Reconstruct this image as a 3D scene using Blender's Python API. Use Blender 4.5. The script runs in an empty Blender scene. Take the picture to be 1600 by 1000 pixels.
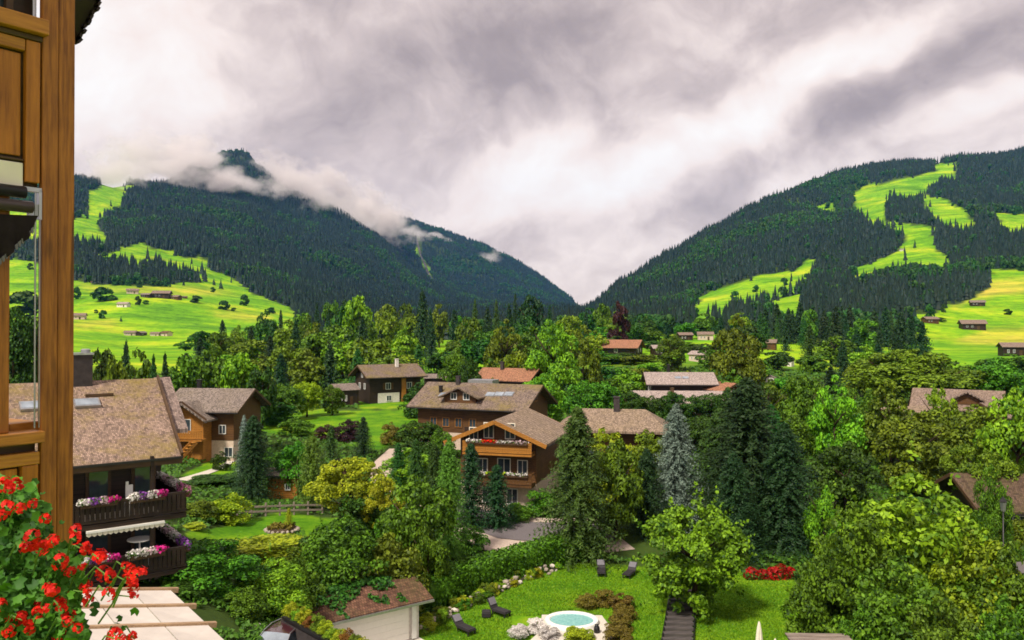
import bpy, bmesh, math, random
import numpy as np
from mathutils import Vector, Matrix, Euler

random.seed(7)
rs = np.random.RandomState(7)
R = math.radians
S = bpy.context.scene
COL = S.collection
F, CX, HY, CZ = 1250.0, 800.0, 510.0, 18.0     # focal length, principal column, horizon row of the photograph; camera height

# ---------------------------------------------------------------- camera, sky, sun, exposure
cd = bpy.data.cameras.new('camera')
cam = bpy.data.objects.new('camera', cd); COL.objects.link(cam)
cd.sensor_width = 36.0
cd.lens = 36.0 * F / 1600.0
cd.clip_start = 0.05
cd.clip_end = 40000
cam.location = (0, 0, CZ)
cam.rotation_euler = (R(90) + math.atan((HY - 500) / F), 0, 0)
S.camera = cam

SUN_EL, SUN_AZ = 52.0, 215.0      # azimuth measured clockwise from +Y: behind the camera, a little to the left
sd = bpy.data.lights.new('sun', 'SUN')
sd.energy = 3.9
sd.angle = R(9)
sd.color = (1.0, 0.93, 0.80)
sun = bpy.data.objects.new('sun', sd); COL.objects.link(sun)
sv = Vector((math.sin(R(SUN_AZ)) * math.cos(R(SUN_EL)), math.cos(R(SUN_AZ)) * math.cos(R(SUN_EL)), math.sin(R(SUN_EL))))
sun.rotation_euler = sv.to_track_quat('Z', 'Y').to_euler()
sun.location = (0, -30, 80)

W = bpy.data.worlds.new('World'); S.world = W; W.use_nodes = True
def build_sky():
    nt = W.node_tree; N = nt.nodes; Lk = nt.links; N.clear()
    out = N.new('ShaderNodeOutputWorld'); bg = N.new('ShaderNodeBackground'); bg.inputs['Strength'].default_value = 0.1
    Lk.new(bg.outputs[0], out.inputs[0])
    sky = N.new('ShaderNodeTexSky'); sky.sky_type = 'NISHITA'; sky.sun_disc = False
    sky.sun_elevation = R(SUN_EL); sky.sun_rotation = R(SUN_AZ)
    tc = N.new('ShaderNodeTexCoord')
    def mth(op, a, b=None, c=None):
        n = N.new('ShaderNodeMath'); n.operation = op
        for i, v in enumerate((a, b, c)):
            if v is None: continue
            if isinstance(v, (int, float)): n.inputs[i].default_value = v
            else: Lk.new(v, n.inputs[i])
        return n.outputs[0]
    def vec(op, a, b=None):
        n = N.new('ShaderNodeVectorMath'); n.operation = op
        for i, v in enumerate((a, b)):
            if v is None: continue
            if isinstance(v, (tuple, list)): n.inputs[i].default_value = v
            else: Lk.new(v, n.inputs[i])
        return n
    d = tc.outputs['Generated']
    # soft warp of the direction so that every cloud mass has a torn edge
    nw = N.new('ShaderNodeTexNoise'); nw.inputs['Scale'].default_value = 3.2; nw.inputs['Detail'].default_value = 4; nw.inputs['Roughness'].default_value = 0.55
    Lk.new(d, nw.inputs['Vector'])
    wv = vec('SUBTRACT', nw.outputs['Color'], (0.5, 0.5, 0.5)).outputs[0]
    sc = N.new('ShaderNodeVectorMath'); sc.operation = 'SCALE'; Lk.new(wv, sc.inputs[0]); sc.inputs['Scale'].default_value = 0.22
    dw = vec('ADD', d, sc.outputs[0]).outputs[0]
    # streaks: turned about the line of sight and stretched along the wind
    mp = N.new('ShaderNodeMapping'); mp.vector_type = 'POINT'
    mp.inputs['Rotation'].default_value = (0, R(24), 0); mp.inputs['Scale'].default_value = (1.9, 2.0, 2.5)
    Lk.new(dw, mp.inputs['Vector'])
    n1 = N.new('ShaderNodeTexNoise'); n1.inputs['Scale'].default_value = 1.5; n1.inputs['Detail'].default_value = 7; n1.inputs['Roughness'].default_value = 0.52
    Lk.new(mp.outputs[0], n1.inputs['Vector'])
    n2 = N.new('ShaderNodeTexNoise'); n2.inputs['Scale'].default_value = 5.5; n2.inputs['Detail'].default_value = 6; n2.inputs['Roughness'].default_value = 0.55
    Lk.new(mp.outputs[0], n2.inputs['Vector'])
    val = mth('ADD', mth('MULTIPLY', mth('SUBTRACT', n1.outputs['Fac'], 0.5), 0.92), mth('MULTIPLY', mth('SUBTRACT', n2.outputs['Fac'], 0.5), 0.62))
    n3 = N.new('ShaderNodeTexNoise'); n3.inputs['Scale'].default_value = 9.0; n3.inputs['Detail'].default_value = 9; n3.inputs['Roughness'].default_value = 0.62
    Lk.new(dw, n3.inputs['Vector'])
    val = mth('ADD', val, mth('MULTIPLY', mth('SUBTRACT', n3.outputs['Fac'], 0.5), 0.56))
    val = mth('ADD', val, 0.635)
    # the large cloud masses: (column, row, radius along, radius across, turn, strength)
    for px, py, ra, rb, turn, k in SKY_MASSES:
        c = Vector(((px - CX) / F, 1.0, (HY - py) / F)).normalized()
        m = N.new('ShaderNodeMapping'); m.vector_type = 'TEXTURE'
        m.inputs['Location'].default_value = c; m.inputs['Rotation'].default_value = (0, R(-turn), 0)
        m.inputs['Scale'].default_value = (ra / F, 0.9, rb / F)
        Lk.new(dw, m.inputs['Vector'])
        ln = vec('LENGTH', m.outputs[0]).outputs['Value']
        g = N.new('ShaderNodeMapRange'); g.interpolation_type = 'SMOOTHSTEP'
        Lk.new(ln, g.inputs['Value'])
        for a, b in (('From Min', 0.0), ('From Max', 1.6), ('To Min', k), ('To Max', 0.0)): g.inputs[a].default_value = b
        val = mth('ADD', val, g.outputs[0])
    cr = N.new('ShaderNodeValToRGB'); Lk.new(val, cr.inputs[0])
    el = cr.color_ramp.elements
    el[0].position = 0.0; el[0].color = (0.275, 0.222, 0.222, 1)
    el[1].position = 1.0; el[1].color = (1.0, 0.95, 0.91, 1)
    for p, c in ((0.28, (0.415, 0.340, 0.330, 1)), (0.52, (0.65, 0.54, 0.51, 1)), (0.74, (0.93, 0.80, 0.74, 1))):
        e = el.new(p); e.color = c
    mul = N.new('ShaderNodeVectorMath'); mul.operation = 'SCALE'; Lk.new(cr.outputs[0], mul.inputs[0]); mul.inputs['Scale'].default_value = 8.3
    mx = N.new('ShaderNodeMix'); mx.data_type = 'RGBA'; mx.inputs['Factor'].default_value = 0.96
    Lk.new(sky.outputs[0], mx.inputs['A']); Lk.new(mul.outputs[0], mx.inputs['B'])
    Lk.new(mx.outputs['Result'], bg.inputs['Color'])
SKY_MASSES = [
    (150, 60, 120, 130, 0, 0.36), (560, 40, 330, 90, 8, -0.16), (860, 90, 330, 80, 22, -0.26), (470, 170, 220, 60, 15, -0.13),
    (800, 255, 110, 70, 20, 0.38), (1010, 275, 150, 55, 25, 0.30), (1200, 190, 190, 50, 30, 0.19), (1370, 60, 120, 45, 25, 0.2),
    (1130, 120, 260, 50, 28, -0.16), (1330, 170, 130, 55, 30, -0.16), (1480, 120, 200, 55, 24, -0.27), (1570, 165, 90, 30, 20, 0.25),
    (860, 360, 130, 40, 8, -0.10), (930, 400, 120, 60, 0, 0.02), (300, 150, 150, 60, 20, 0.16),
]
build_sky()

vs = S.view_settings
vs.view_transform = 'Standard'
try: vs.look = 'None'
except Exception: pass
vs.exposure = 0.44; vs.gamma = 1.0; vs.use_curve_mapping = False
S.render.engine = 'CYCLES'
cy = S.cycles
cy.use_denoising = True
try: cy.denoiser = 'OPENIMAGEDENOISE'
except Exception: pass
cy.max_bounces = 6; cy.diffuse_bounces = 2; cy.glossy_bounces = 2; cy.transmission_bounces = 4; cy.volume_bounces = 1; cy.transparent_max_bounces = 8
cy.use_adaptive_sampling = True; cy.adaptive_threshold = 0.02
cy.filter_width = 1.7

# ---------------------------------------------------------------- helpers
def link(o): COL.objects.link(o); return o
def props(o, label=None, cat=None, group=None, kind=None):
    if label: o['label'] = label
    if cat: o['category'] = cat
    if group: o['group'] = group
    if kind: o['kind'] = kind
    return o
def empty(name, loc=(0, 0, 0), rz=0.0, label=None, cat=None, group=None):
    o = bpy.data.objects.new(name, None); link(o); o.location = loc; o.rotation_euler = (0, 0, rz); o.empty_display_size = 0.3
    return props(o, label, cat, group)
def P(px, py, d):
    """the point at depth d that the photograph shows at column px, row py"""
    return Vector(((px - CX) / F * d, d, CZ + (HY - py) / F * d))
def zrow(py, d): return CZ + (HY - py) / F * d

class MB:
    def __init__(self): self.v = []; self.f = []; self.mi = []; self.cur = 0
    def add(self, vs, fs):
        b = len(self.v); self.v += [tuple(p) for p in vs]
        for f in fs: self.f.append(tuple(i + b for i in f)); self.mi.append(self.cur)
        return self
    def box(self, c, s, rz=0.0, rx=0.0, ry=0.0):
        hx, hy, hz = s[0] / 2, s[1] / 2, s[2] / 2
        m = Euler((rx, ry, rz)).to_matrix(); c = Vector(c)
        vs = [c + m @ Vector((x * hx, y * hy, z * hz)) for x in (-1, 1) for y in (-1, 1) for z in (-1, 1)]
        return self.add(vs, [(0, 1, 3, 2), (4, 6, 7, 5), (0, 4, 5, 1), (2, 3, 7, 6), (0, 2, 6, 4), (1, 5, 7, 3)])
    def bar(self, a, b, w, h, up=(0, 0, 1)):
        """square bar from a to b, w across, h along up"""
        a, b = Vector(a), Vector(b); t = (b - a).normalized(); u = Vector(up)
        s = t.cross(u)
        if s.length < 1e-5: s = t.cross(Vector((1, 0, 0)))
        s.normalize(); u = s.cross(t)
        vs = [p + s * i * w / 2 + u * j * h / 2 for p in (a, b) for i, j in ((-1, -1), (1, -1), (1, 1), (-1, 1))]
        return self.add(vs, [(3, 2, 1, 0), (4, 5, 6, 7), (0, 1, 5, 4), (1, 2, 6, 5), (2, 3, 7, 6), (3, 0, 4, 7)])
    def tube(self, pts, rad, n=7, cap=True):
        pts = [Vector(p) for p in pts]; k = len(pts)
        rad = [rad] * k if isinstance(rad, (int, float)) else rad
        vs = []
        for i, p in enumerate(pts):
            t = (pts[min(i + 1, k - 1)] - pts[max(i - 1, 0)]).normalized()
            a = t.cross(Vector((0.31, 0.83, 0.12)));
            if a.length < 1e-4: a = t.cross(Vector((1, 0, 0)))
            a.normalize(); b = t.cross(a)
            vs += [p + (a * math.cos(2 * math.pi * j / n) + b * math.sin(2 * math.pi * j / n)) * rad[i] for j in range(n)]
        fs = [(i * n + j, i * n + (j + 1) % n, (i + 1) * n + (j + 1) % n, (i + 1) * n + j) for i in range(k - 1) for j in range(n)]
        if cap: fs += [tuple(range(n - 1, -1, -1)), tuple((k - 1) * n + j for j in range(n))]
        return self.add(vs, fs)
    def prism(self, poly, ext):
        """closed polygon (list of 3D points) pushed along the vector ext"""
        n = len(poly); a = [Vector(p) for p in poly]; e = Vector(ext)
        vs = a + [p + e for p in a]
        fs = [tuple(range(n - 1, -1, -1)), tuple(range(n, 2 * n))] + [(i, (i + 1) % n, n + (i + 1) % n, n + i) for i in range(n)]
        return self.add(vs, fs)
    def lathe(self, prof, n=14, c=(0, 0, 0)):
        c = Vector(c); vs = []; k = len(prof)
        for r, z in prof: vs += [c + Vector((r * math.cos(2 * math.pi * j / n), r * math.sin(2 * math.pi * j / n), z)) for j in range(n)]
        fs = [(i * n + j, i * n + (j + 1) % n, (i + 1) * n + (j + 1) % n, (i + 1) * n + j) for i in range(k - 1) for j in range(n)]
        fs += [tuple(range(n - 1, -1, -1)), tuple((k - 1) * n + j for j in range(n))]
        return self.add(vs, fs)
    def mesh(self, name, mats=(), smooth=False):
        me = bpy.data.meshes.new(name); me.from_pydata(self.v, [], self.f)
        for m in (mats if isinstance(mats, (list, tuple)) else [mats]): me.materials.append(m)
        if any(self.mi): me.polygons.foreach_set('material_index', self.mi)
        bm = bmesh.new(); bm.from_mesh(me); bmesh.ops.recalc_face_normals(bm, faces=bm.faces); bm.to_mesh(me); bm.free()
        if smooth: me.polygons.foreach_set('use_smooth', [True] * len(me.polygons))
        me.update(); return me
    def build(self, name, mats=(), parent=None, smooth=False, bevel=0.0):
        o = bpy.data.objects.new(name, self.mesh(name, mats, smooth)); link(o)
        if parent is not None: o.parent = parent
        if bevel:
            b = o.modifiers.new('edge', 'BEVEL'); b.width = bevel; b.segments = 2; b.limit_method = 'ANGLE'
        return o
def np_mesh(name, v, quads, mat=None, smooth=False):
    v = np.asarray(v, np.float32); q = np.asarray(quads, np.int32); k = q.shape[1]
    me = bpy.data.meshes.new(name)
    me.vertices.add(len(v)); me.vertices.foreach_set('co', v.ravel())
    me.loops.add(q.size); me.loops.foreach_set('vertex_index', q.ravel())
    me.polygons.add(len(q)); me.polygons.foreach_set('loop_start', np.arange(0, q.size, k, dtype=np.int32))
    try: me.polygons.foreach_set('loop_total', np.full(len(q), k, np.int32))
    except Exception: pass
    if mat is not None: me.materials.append(mat)
    if smooth: me.polygons.foreach_set('use_smooth', np.ones(len(q), bool))
    me.update(calc_edges=True); me.validate(); return me
def put(name, me, parent=None, loc=None, rz=None, scale=None, mat=None):
    o = bpy.data.objects.new(name, me); link(o)
    if parent is not None: o.parent = parent
    if loc is not None: o.location = loc
    if rz is not None: o.rotation_euler = (0, 0, rz) if isinstance(rz, (int, float)) else rz
    if scale is not None: o.scale = scale
    if mat is not None and len(o.material_slots):
        o.material_slots[0].link = 'OBJECT'; o.material_slots[0].material = mat
    return o

# ---------------------------------------------------------------- materials
def new_mat(name):
    m = bpy.data.materials.new(name); m.use_nodes = True; nt = m.node_tree
    return m, nt, nt.nodes, nt.links, nt.nodes['Principled BSDF']
def ramp(N, stops):
    r = N.new('ShaderNodeValToRGB'); e = r.color_ramp.elements
    e[0].position, e[0].color = stops[0][0], (*stops[0][1], 1); e[1].position, e[1].color = stops[-1][0], (*stops[-1][1], 1)
    for p, c in stops[1:-1]: k = e.new(p); k.color = (*c, 1)
    return r
def bump(N, Lk, h, bs, strength=0.3, dist=0.02):
    b = N.new('ShaderNodeBump'); b.inputs['Strength'].default_value = strength; b.inputs['Distance'].default_value = dist
    Lk.new(h, b.inputs['Height']); Lk.new(b.outputs[0], bs.inputs['Normal'])
def noise(N, Lk, vec, scale, detail=4, rough=0.55):
    n = N.new('ShaderNodeTexNoise'); n.inputs['Scale'].default_value = scale; n.inputs['Detail'].default_value = detail; n.inputs['Roughness'].default_value = rough
    if vec is not None: Lk.new(vec, n.inputs['Vector'])
    return n
def plain(name, c, rough=0.6, spec=0.4, metal=0.0, var=0.25, scale=6.0, b=0.15):
    """a painted, plastered or cast surface: base colour with soft mottling and fine relief"""
    m, nt, N, Lk, bs = new_mat(name)
    tc = N.new('ShaderNodeTexCoord'); n = noise(N, Lk, tc.outputs['Object'], scale, 6)
    r = ramp(N, [(0.25, tuple(x * (1 - var) for x in c)), (0.75, tuple(min(1, x * (1 + var * 0.5)) for x in c))])
    Lk.new(n.outputs['Fac'], r.inputs[0]); Lk.new(r.outputs[0], bs.inputs['Base Color'])
    bs.inputs['Roughness'].default_value = rough; bs.inputs['Metallic'].default_value = metal; bs.inputs['Specular IOR Level'].default_value = spec
    if b: bump(N, Lk, n.outputs['Fac'], bs, b, 0.02)
    return m
def wood(name, c_dark, c_light, axis='Z', scale=1.0, rough=0.55, spec=0.3, boards=0.0, board_axis='X', knots=0.0):
    """timber: grain drawn out along axis; boards > 0 adds a joint every that many metres along board_axis"""
    m, nt, N, Lk, bs = new_mat(name)
    tc = N.new('ShaderNodeTexCoord'); mp = N.new('ShaderNodeMapping'); Lk.new(tc.outputs['Object'], mp.inputs[0])
    s = [14 * scale] * 3; s['XYZ'.index(axis)] = 0.9 * scale; mp.inputs['Scale'].default_value = s
    n = noise(N, Lk, mp.outputs[0], 1.6, 7, 0.62); n2 = noise(N, Lk, tc.outputs['Object'], 1.3 * scale, 3)
    r = ramp(N, [(0.28, c_dark), (0.5, tuple((a + b) / 2 for a, b in zip(c_dark, c_light))), (0.72, c_light)])
    ad = N.new('ShaderNodeMath'); ad.operation = 'MULTIPLY_ADD'; Lk.new(n2.outputs['Fac'], ad.inputs[0]); ad.inputs[1].default_value = 0.5; ad.inputs[2].default_value = -0.25
    a2 = N.new('ShaderNodeMath'); a2.operation = 'ADD'; Lk.new(n.outputs['Fac'], a2.inputs[0]); Lk.new(ad.outputs[0], a2.inputs[1])
    Lk.new(a2.outputs[0], r.inputs[0]); col = r.outputs[0]; hgt = n.outputs['Fac']
    if knots:                       # knots with a dark heart, and long drying cracks
        kp = N.new('ShaderNodeMapping'); Lk.new(tc.outputs['Object'], kp.inputs[0]); ks = [9.0] * 3; ks['XYZ'.index(axis)] = 3.2; kp.inputs['Scale'].default_value = ks
        vo = N.new('ShaderNodeTexVoronoi'); vo.inputs['Scale'].default_value = 1.0; vo.inputs['Randomness'].default_value = 1.0; Lk.new(kp.outputs[0], vo.inputs['Vector'])
        km = N.new('ShaderNodeMapRange'); Lk.new(vo.outputs['Distance'], km.inputs['Value'])
        for k, v in (('From Min', .06), ('From Max', .20), ('To Min', 1 - knots), ('To Max', 1.0)): km.inputs[k].default_value = v
        cp = N.new('ShaderNodeMapping'); Lk.new(tc.outputs['Object'], cp.inputs[0]); cs = [38.0] * 3; cs['XYZ'.index(axis)] = .8; cp.inputs['Scale'].default_value = cs
        cn = noise(N, Lk, cp.outputs[0], 1.0, 3, .5); cm = N.new('ShaderNodeMapRange'); Lk.new(cn.outputs['Fac'], cm.inputs['Value'])
        for k, v in (('From Min', .30), ('From Max', .36), ('To Min', .35), ('To Max', 1.0)): cm.inputs[k].default_value = v
        mm = N.new('ShaderNodeMath'); mm.operation = 'MULTIPLY'; Lk.new(km.outputs[0], mm.inputs[0]); Lk.new(cm.outputs[0], mm.inputs[1])
        sk = N.new('ShaderNodeVectorMath'); sk.operation = 'SCALE'; Lk.new(col, sk.inputs[0]); Lk.new(mm.outputs[0], sk.inputs['Scale']); col = sk.outputs[0]
    if boards:
        sx = N.new('ShaderNodeSeparateXYZ'); Lk.new(tc.outputs['Object'], sx.inputs[0])
        md = N.new('ShaderNodeMath'); md.operation = 'PINGPONG'; Lk.new(sx.outputs[board_axis], md.inputs[0]); md.inputs[1].default_value = boards / 2
        lt = N.new('ShaderNodeMapRange'); Lk.new(md.outputs[0], lt.inputs['Value'])
        for k, v in (('From Min', 0.0), ('From Max', boards * 0.09), ('To Min', 0.3), ('To Max', 1.0)): lt.inputs[k].default_value = v
        mx = N.new('ShaderNodeVectorMath'); mx.operation = 'SCALE'; Lk.new(col, mx.inputs[0]); Lk.new(lt.outputs[0], mx.inputs['Scale']); col = mx.outputs[0]
        hm = N.new('ShaderNodeMath'); hm.operation = 'MULTIPLY'; Lk.new(hgt, hm.inputs[0]); Lk.new(lt.outputs[0], hm.inputs[1]); hgt = hm.outputs[0]
    Lk.new(col, bs.inputs['Base Color']); bs.inputs['Roughness'].default_value = rough; bs.inputs['Specular IOR Level'].default_value = spec
    bump(N, Lk, hgt, bs, 0.35, 0.01)
    return m
def shingle(name, c, moss=(0.12, 0.11, 0.03), moss_amt=0.4, row=0.22, var=0.4):
    """weathered roof: courses of shingles across the fall line, uneven tone from piece to piece, moss in patches"""
    m, nt, N, Lk, bs = new_mat(name)
    tc = N.new('ShaderNodeTexCoord')
    br = N.new('ShaderNodeTexBrick'); Lk.new(tc.outputs['Object'], br.inputs['Vector'])
    br.inputs['Scale'].default_value = 1.0; br.inputs['Brick Width'].default_value = row * 0.7; br.inputs['Row Height'].default_value = row
    br.inputs['Mortar Size'].default_value = row * 0.07; br.inputs['Mortar Smooth'].default_value = 0.3; br.inputs['Bias'].default_value = 0.0
    lo = tuple(x * (1 - var) for x in c); hi = tuple(min(1, x * (1 + var)) for x in c)
    br.inputs['Color1'].default_value = (*lo, 1); br.inputs['Color2'].default_value = (*hi, 1); br.inputs['Mortar'].default_value = (*[x * 0.35 for x in c], 1)
    n = noise(N, Lk, tc.outputs['Object'], 0.33, 5, 0.6); n2 = noise(N, Lk, tc.outputs['Object'], 3.1, 6, 0.7)
    ad = N.new('ShaderNodeMath'); ad.operation = 'MULTIPLY_ADD'; Lk.new(n2.outputs['Fac'], ad.inputs[0]); ad.inputs[1].default_value = 0.55; Lk.new(n.outputs['Fac'], ad.inputs[2])
    mr = N.new('ShaderNodeMapRange'); Lk.new(ad.outputs[0], mr.inputs['Value'])
    for k, v in (('From Min', 0.72), ('From Max', 1.0), ('To Min', 0.0), ('To Max', moss_amt)): mr.inputs[k].default_value = v
    mx = N.new('ShaderNodeMix'); mx.data_type = 'RGBA'; Lk.new(mr.outputs[0], mx.inputs['Factor']); Lk.new(br.outputs['Color'], mx.inputs['A']); mx.inputs['B'].default_value = (*moss, 1)
    r = ramp(N, [(0.3, (0.62, 0.6, 0.6)), (0.7, (1.12, 1.1, 1.08))]); Lk.new(n2.outputs['Fac'], r.inputs[0])
    mu = N.new('ShaderNodeMix'); mu.data_type = 'RGBA'; mu.blend_type = 'MULTIPLY'; mu.inputs['Factor'].default_value = 1.0
    Lk.new(mx.outputs['Result'], mu.inputs['A']); Lk.new(r.outputs[0], mu.inputs['B']); Lk.new(mu.outputs['Result'], bs.inputs['Base Color'])
    bs.inputs['Roughness'].default_value = 0.85; bs.inputs['Specular IOR Level'].default_value = 0.2
    bump(N, Lk, br.outputs['Fac'], bs, -0.5, 0.03)
    return m
def leafmat(name, c1, c2, trans=0.13, hue=0.03, rough=0.6):
    """foliage: tone differs from leaf to leaf, from clump to clump and from plant to plant; some light comes through"""
    m, nt, N, Lk, bs = new_mat(name)
    geo = N.new('ShaderNodeNewGeometry'); oi = N.new('ShaderNodeObjectInfo'); tc = N.new('ShaderNodeTexCoord')
    n = noise(N, Lk, tc.outputs['Object'], 5.0, 2)
    ad = N.new('ShaderNodeMath'); ad.operation = 'MULTIPLY_ADD'; Lk.new(geo.outputs['Random Per Island'], ad.inputs[0]); ad.inputs[1].default_value = 0.6
    a0 = N.new('ShaderNodeMath'); a0.operation = 'MULTIPLY_ADD'; Lk.new(n.outputs['Fac'], a0.inputs[0]); a0.inputs[1].default_value = 1.2; a0.inputs[2].default_value = -0.4
    Lk.new(a0.outputs[0], ad.inputs[2])
    r = ramp(N, [(0.1, c1), (0.9, c2)]); Lk.new(ad.outputs[0], r.inputs[0])
    hs = N.new('ShaderNodeHueSaturation'); Lk.new(r.outputs[0], hs.inputs['Color'])
    for sock, lo, hi in (('Hue', 0.5 - hue, 0.5 + hue), ('Value', 0.8, 1.22)):
        mr = N.new('ShaderNodeMapRange'); mr.inputs['To Min'].default_value = lo; mr.inputs['To Max'].default_value = hi
        Lk.new(oi.outputs['Random'], mr.inputs['Value']); Lk.new(mr.outputs[0], hs.inputs[sock])
    Lk.new(hs.outputs[0], bs.inputs['Base Color']); bs.inputs['Roughness'].default_value = rough; bs.inputs['Specular IOR Level'].default_value = 0.25
    tr = N.new('ShaderNodeBsdfTranslucent'); Lk.new(hs.outputs[0], tr.inputs[0])
    mx = N.new('ShaderNodeMixShader'); mx.inputs[0].default_value = trans
    Lk.new(bs.outputs[0], mx.inputs[1]); Lk.new(tr.outputs[0], mx.inputs[2]); Lk.new(mx.outputs[0], N['Material Output'].inputs['Surface'])
    return m
def glassy(name, c=(0.03, 0.04, 0.05), rough=0.08):
    m, nt, N, Lk, bs = new_mat(name)
    tc = N.new('ShaderNodeTexCoord'); n = noise(N, Lk, tc.outputs['Object'], 1.5, 3)
    r = ramp(N, [(0.3, c), (0.7, tuple(x * 1.8 for x in c))]); Lk.new(n.outputs['Fac'], r.inputs[0]); Lk.new(r.outputs[0], bs.inputs['Base Color'])
    bs.inputs['Roughness'].default_value = rough; bs.inputs['Specular IOR Level'].default_value = 0.6
    return m

M = {}
M['leaf_mid'] = leafmat('leaf_mid', (0.012, 0.048, 0.003), (0.125, 0.28, 0.008))
M['leaf_light'] = leafmat('leaf_light', (0.035, 0.105, 0.004), (0.26, 0.44, 0.010))
M['leaf_maple'] = leafmat('leaf_maple', (0.016, 0.06, 0.003), (0.22, 0.40, 0.010), hue=0)
M['leaf_lime'] = leafmat('leaf_lime', (0.09, 0.21, 0.005), (0.40, 0.58, 0.012), trans=0.2)
M['leaf_dark'] = leafmat('leaf_dark', (0.007, 0.028, 0.003), (0.058, 0.145, 0.008))
M['leaf_olive'] = leafmat('leaf_olive', (0.030, 0.058, 0.003), (0.19, 0.27, 0.009), hue=0.012)
M['leaf_yellow'] = leafmat('leaf_yellow', (0.12, 0.17, 0.006), (0.48, 0.54, 0.015), trans=0.2)
M['leaf_purple'] = leafmat('leaf_purple', (0.020, 0.006, 0.008), (0.055, 0.016, 0.018))
M['leaf_brown'] = leafmat('leaf_brown', (0.07, 0.05, 0.008), (0.22, 0.18, 0.02))
M['leaf_red'] = leafmat('leaf_red', (0.10, 0.03, 0.01), (0.25, 0.08, 0.015))
M['needle_dark'] = leafmat('needle_dark', (0.006, 0.026, 0.008), (0.026, 0.070, 0.013), trans=0.12)
M['needle_mid'] = leafmat('needle_mid', (0.012, 0.048, 0.008), (0.050, 0.14, 0.013), trans=0.15)
M['needle_olive'] = leafmat('needle_olive', (0.020, 0.040, 0.006), (0.080, 0.125, 0.014), trans=0.15)
M['needle_blue'] = leafmat('needle_blue', (0.05, 0.09, 0.072), (0.27, 0.35, 0.29), trans=0.12)
M['needle_light'] = leafmat('needle_light', (0.035, 0.105, 0.008), (0.12, 0.28, 0.018), trans=0.15)
M['bark'] = wood('bark', (0.03, 0.02, 0.013), (0.10, 0.07, 0.045), 'Z', 0.7, 0.9, 0.1)
M['bark_pale'] = wood('bark_pale', (0.10, 0.075, 0.05), (0.24, 0.19, 0.13), 'Z', 0.7, 0.9, 0.1)
M['shingle_brown'] = shingle('shingle_brown', (0.205, 0.152, 0.125), (0.19, 0.145, 0.035), 0.75)
M['shingle_mossy'] = shingle('shingle_mossy', (0.30, 0.21, 0.165), (0.21, 0.155, 0.03), 0.9, row=0.12, var=0.45)
M['shingle_wing'] = shingle('shingle_wing', (0.27, 0.20, 0.175), (0.16, 0.12, 0.05), 0.3, row=0.12)
M['shingle_grey'] = shingle('shingle_grey', (0.235, 0.19, 0.165), (0.14, 0.11, 0.05), 0.3)
M['shingle_pale'] = shingle('shingle_pale', (0.40, 0.325, 0.30), (0.22, 0.17, 0.13), 0.25)
M['shingle_tan'] = shingle('shingle_tan', (0.29, 0.215, 0.16), (0.2, 0.15, 0.06), 0.3)
M['tile_orange'] = shingle('tile_orange', (0.36, 0.17, 0.10), (0.22, 0.13, 0.07), 0.35)
M['tile_pink'] = shingle('tile_pink', (0.26, 0.19, 0.155), (0.2, 0.14, 0.08), 0.35)
M['shingle_dark'] = shingle('shingle_dark', (0.115, 0.075, 0.052), (0.09, 0.08, 0.025), 0.6)
M['tile_red'] = shingle('tile_red', (0.16, 0.08, 0.052), (0.06, 0.07, 0.02), 0.55)
M['timber_dark'] = wood('timber_dark', (0.014, 0.008, 0.006), (0.045, 0.025, 0.016), 'X', 0.5, boards=0.22, board_axis='Z')
M['timber_mid'] = wood('timber_mid', (0.055, 0.024, 0.009), (0.15, 0.07, 0.022), 'X', 0.5, boards=0.22, board_axis='Z')
M['timber_orange'] = wood('timber_orange', (0.22, 0.085, 0.012), (0.46, 0.20, 0.035), 'X', 0.6, boards=0.2, board_axis='Z')
M['timber_post'] = wood('timber_post', (0.14, 0.042, 0.006), (0.40, 0.148, 0.020), 'Z', 3.2, 0.5, 0.3, knots=.65)
M['timber_panel'] = wood('timber_panel', (0.21, 0.068, 0.006), (0.46, 0.168, 0.018), 'Z', 2.2, 0.45, 0.3, knots=.6)
M['timber_rail'] = wood('timber_rail', (0.22, 0.08, 0.010), (0.48, 0.20, 0.03), 'X', 2.6, 0.45, 0.3, knots=.5)
M['timber_trim'] = wood('timber_trim', (0.04, 0.02, 0.01), (0.10, 0.055, 0.025), 'X', 0.8)
M['timber_grey'] = wood('timber_grey', (0.13, 0.10, 0.085), (0.30, 0.24, 0.20), 'X', 0.8, 0.8)
M['plaster'] = plain('plaster', (0.72, 0.66, 0.60), 0.85, 0.2)
M['plaster_warm'] = plain('plaster_warm', (0.60, 0.47, 0.37), 0.85, 0.2)
M['white_paint'] = plain('white_paint', (0.78, 0.76, 0.72), 0.5, 0.4, var=0.12)
M['cream_paint'] = plain('cream_paint', (0.74, 0.68, 0.55), 0.5, 0.4, var=0.1)
M['window_glass'] = glassy('window_glass')
M['sky_glass'] = glassy('sky_glass', (0.16, 0.18, 0.21), 0.05)
M['metal_dark'] = plain('metal_dark', (0.035, 0.032, 0.034), 0.4, 0.5, 0.6)
M['metal_grey'] = plain('metal_grey', (0.42, 0.42, 0.43), 0.35, 0.5, 0.8)
M['stone'] = plain('stone', (0.36, 0.30, 0.25), 0.9, 0.2, var=0.5, scale=3, b=0.6)
M['stone_pale'] = plain('stone_pale', (0.62, 0.55, 0.48), 0.9, 0.2, var=0.4, scale=3, b=0.5)
M['chimney_stone'] = plain('chimney_stone', (0.055, 0.045, 0.045), 0.9, 0.2, var=0.4, scale=3, b=0.5)
M['asphalt'] = plain('asphalt', (0.15, 0.13, 0.135), 0.95, 0.15, var=0.3, scale=14, b=0.2)
M['paving_pink'] = plain('paving_pink', (0.47, 0.37, 0.31), 0.9, 0.2, var=0.25, scale=5, b=0.2)
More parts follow.
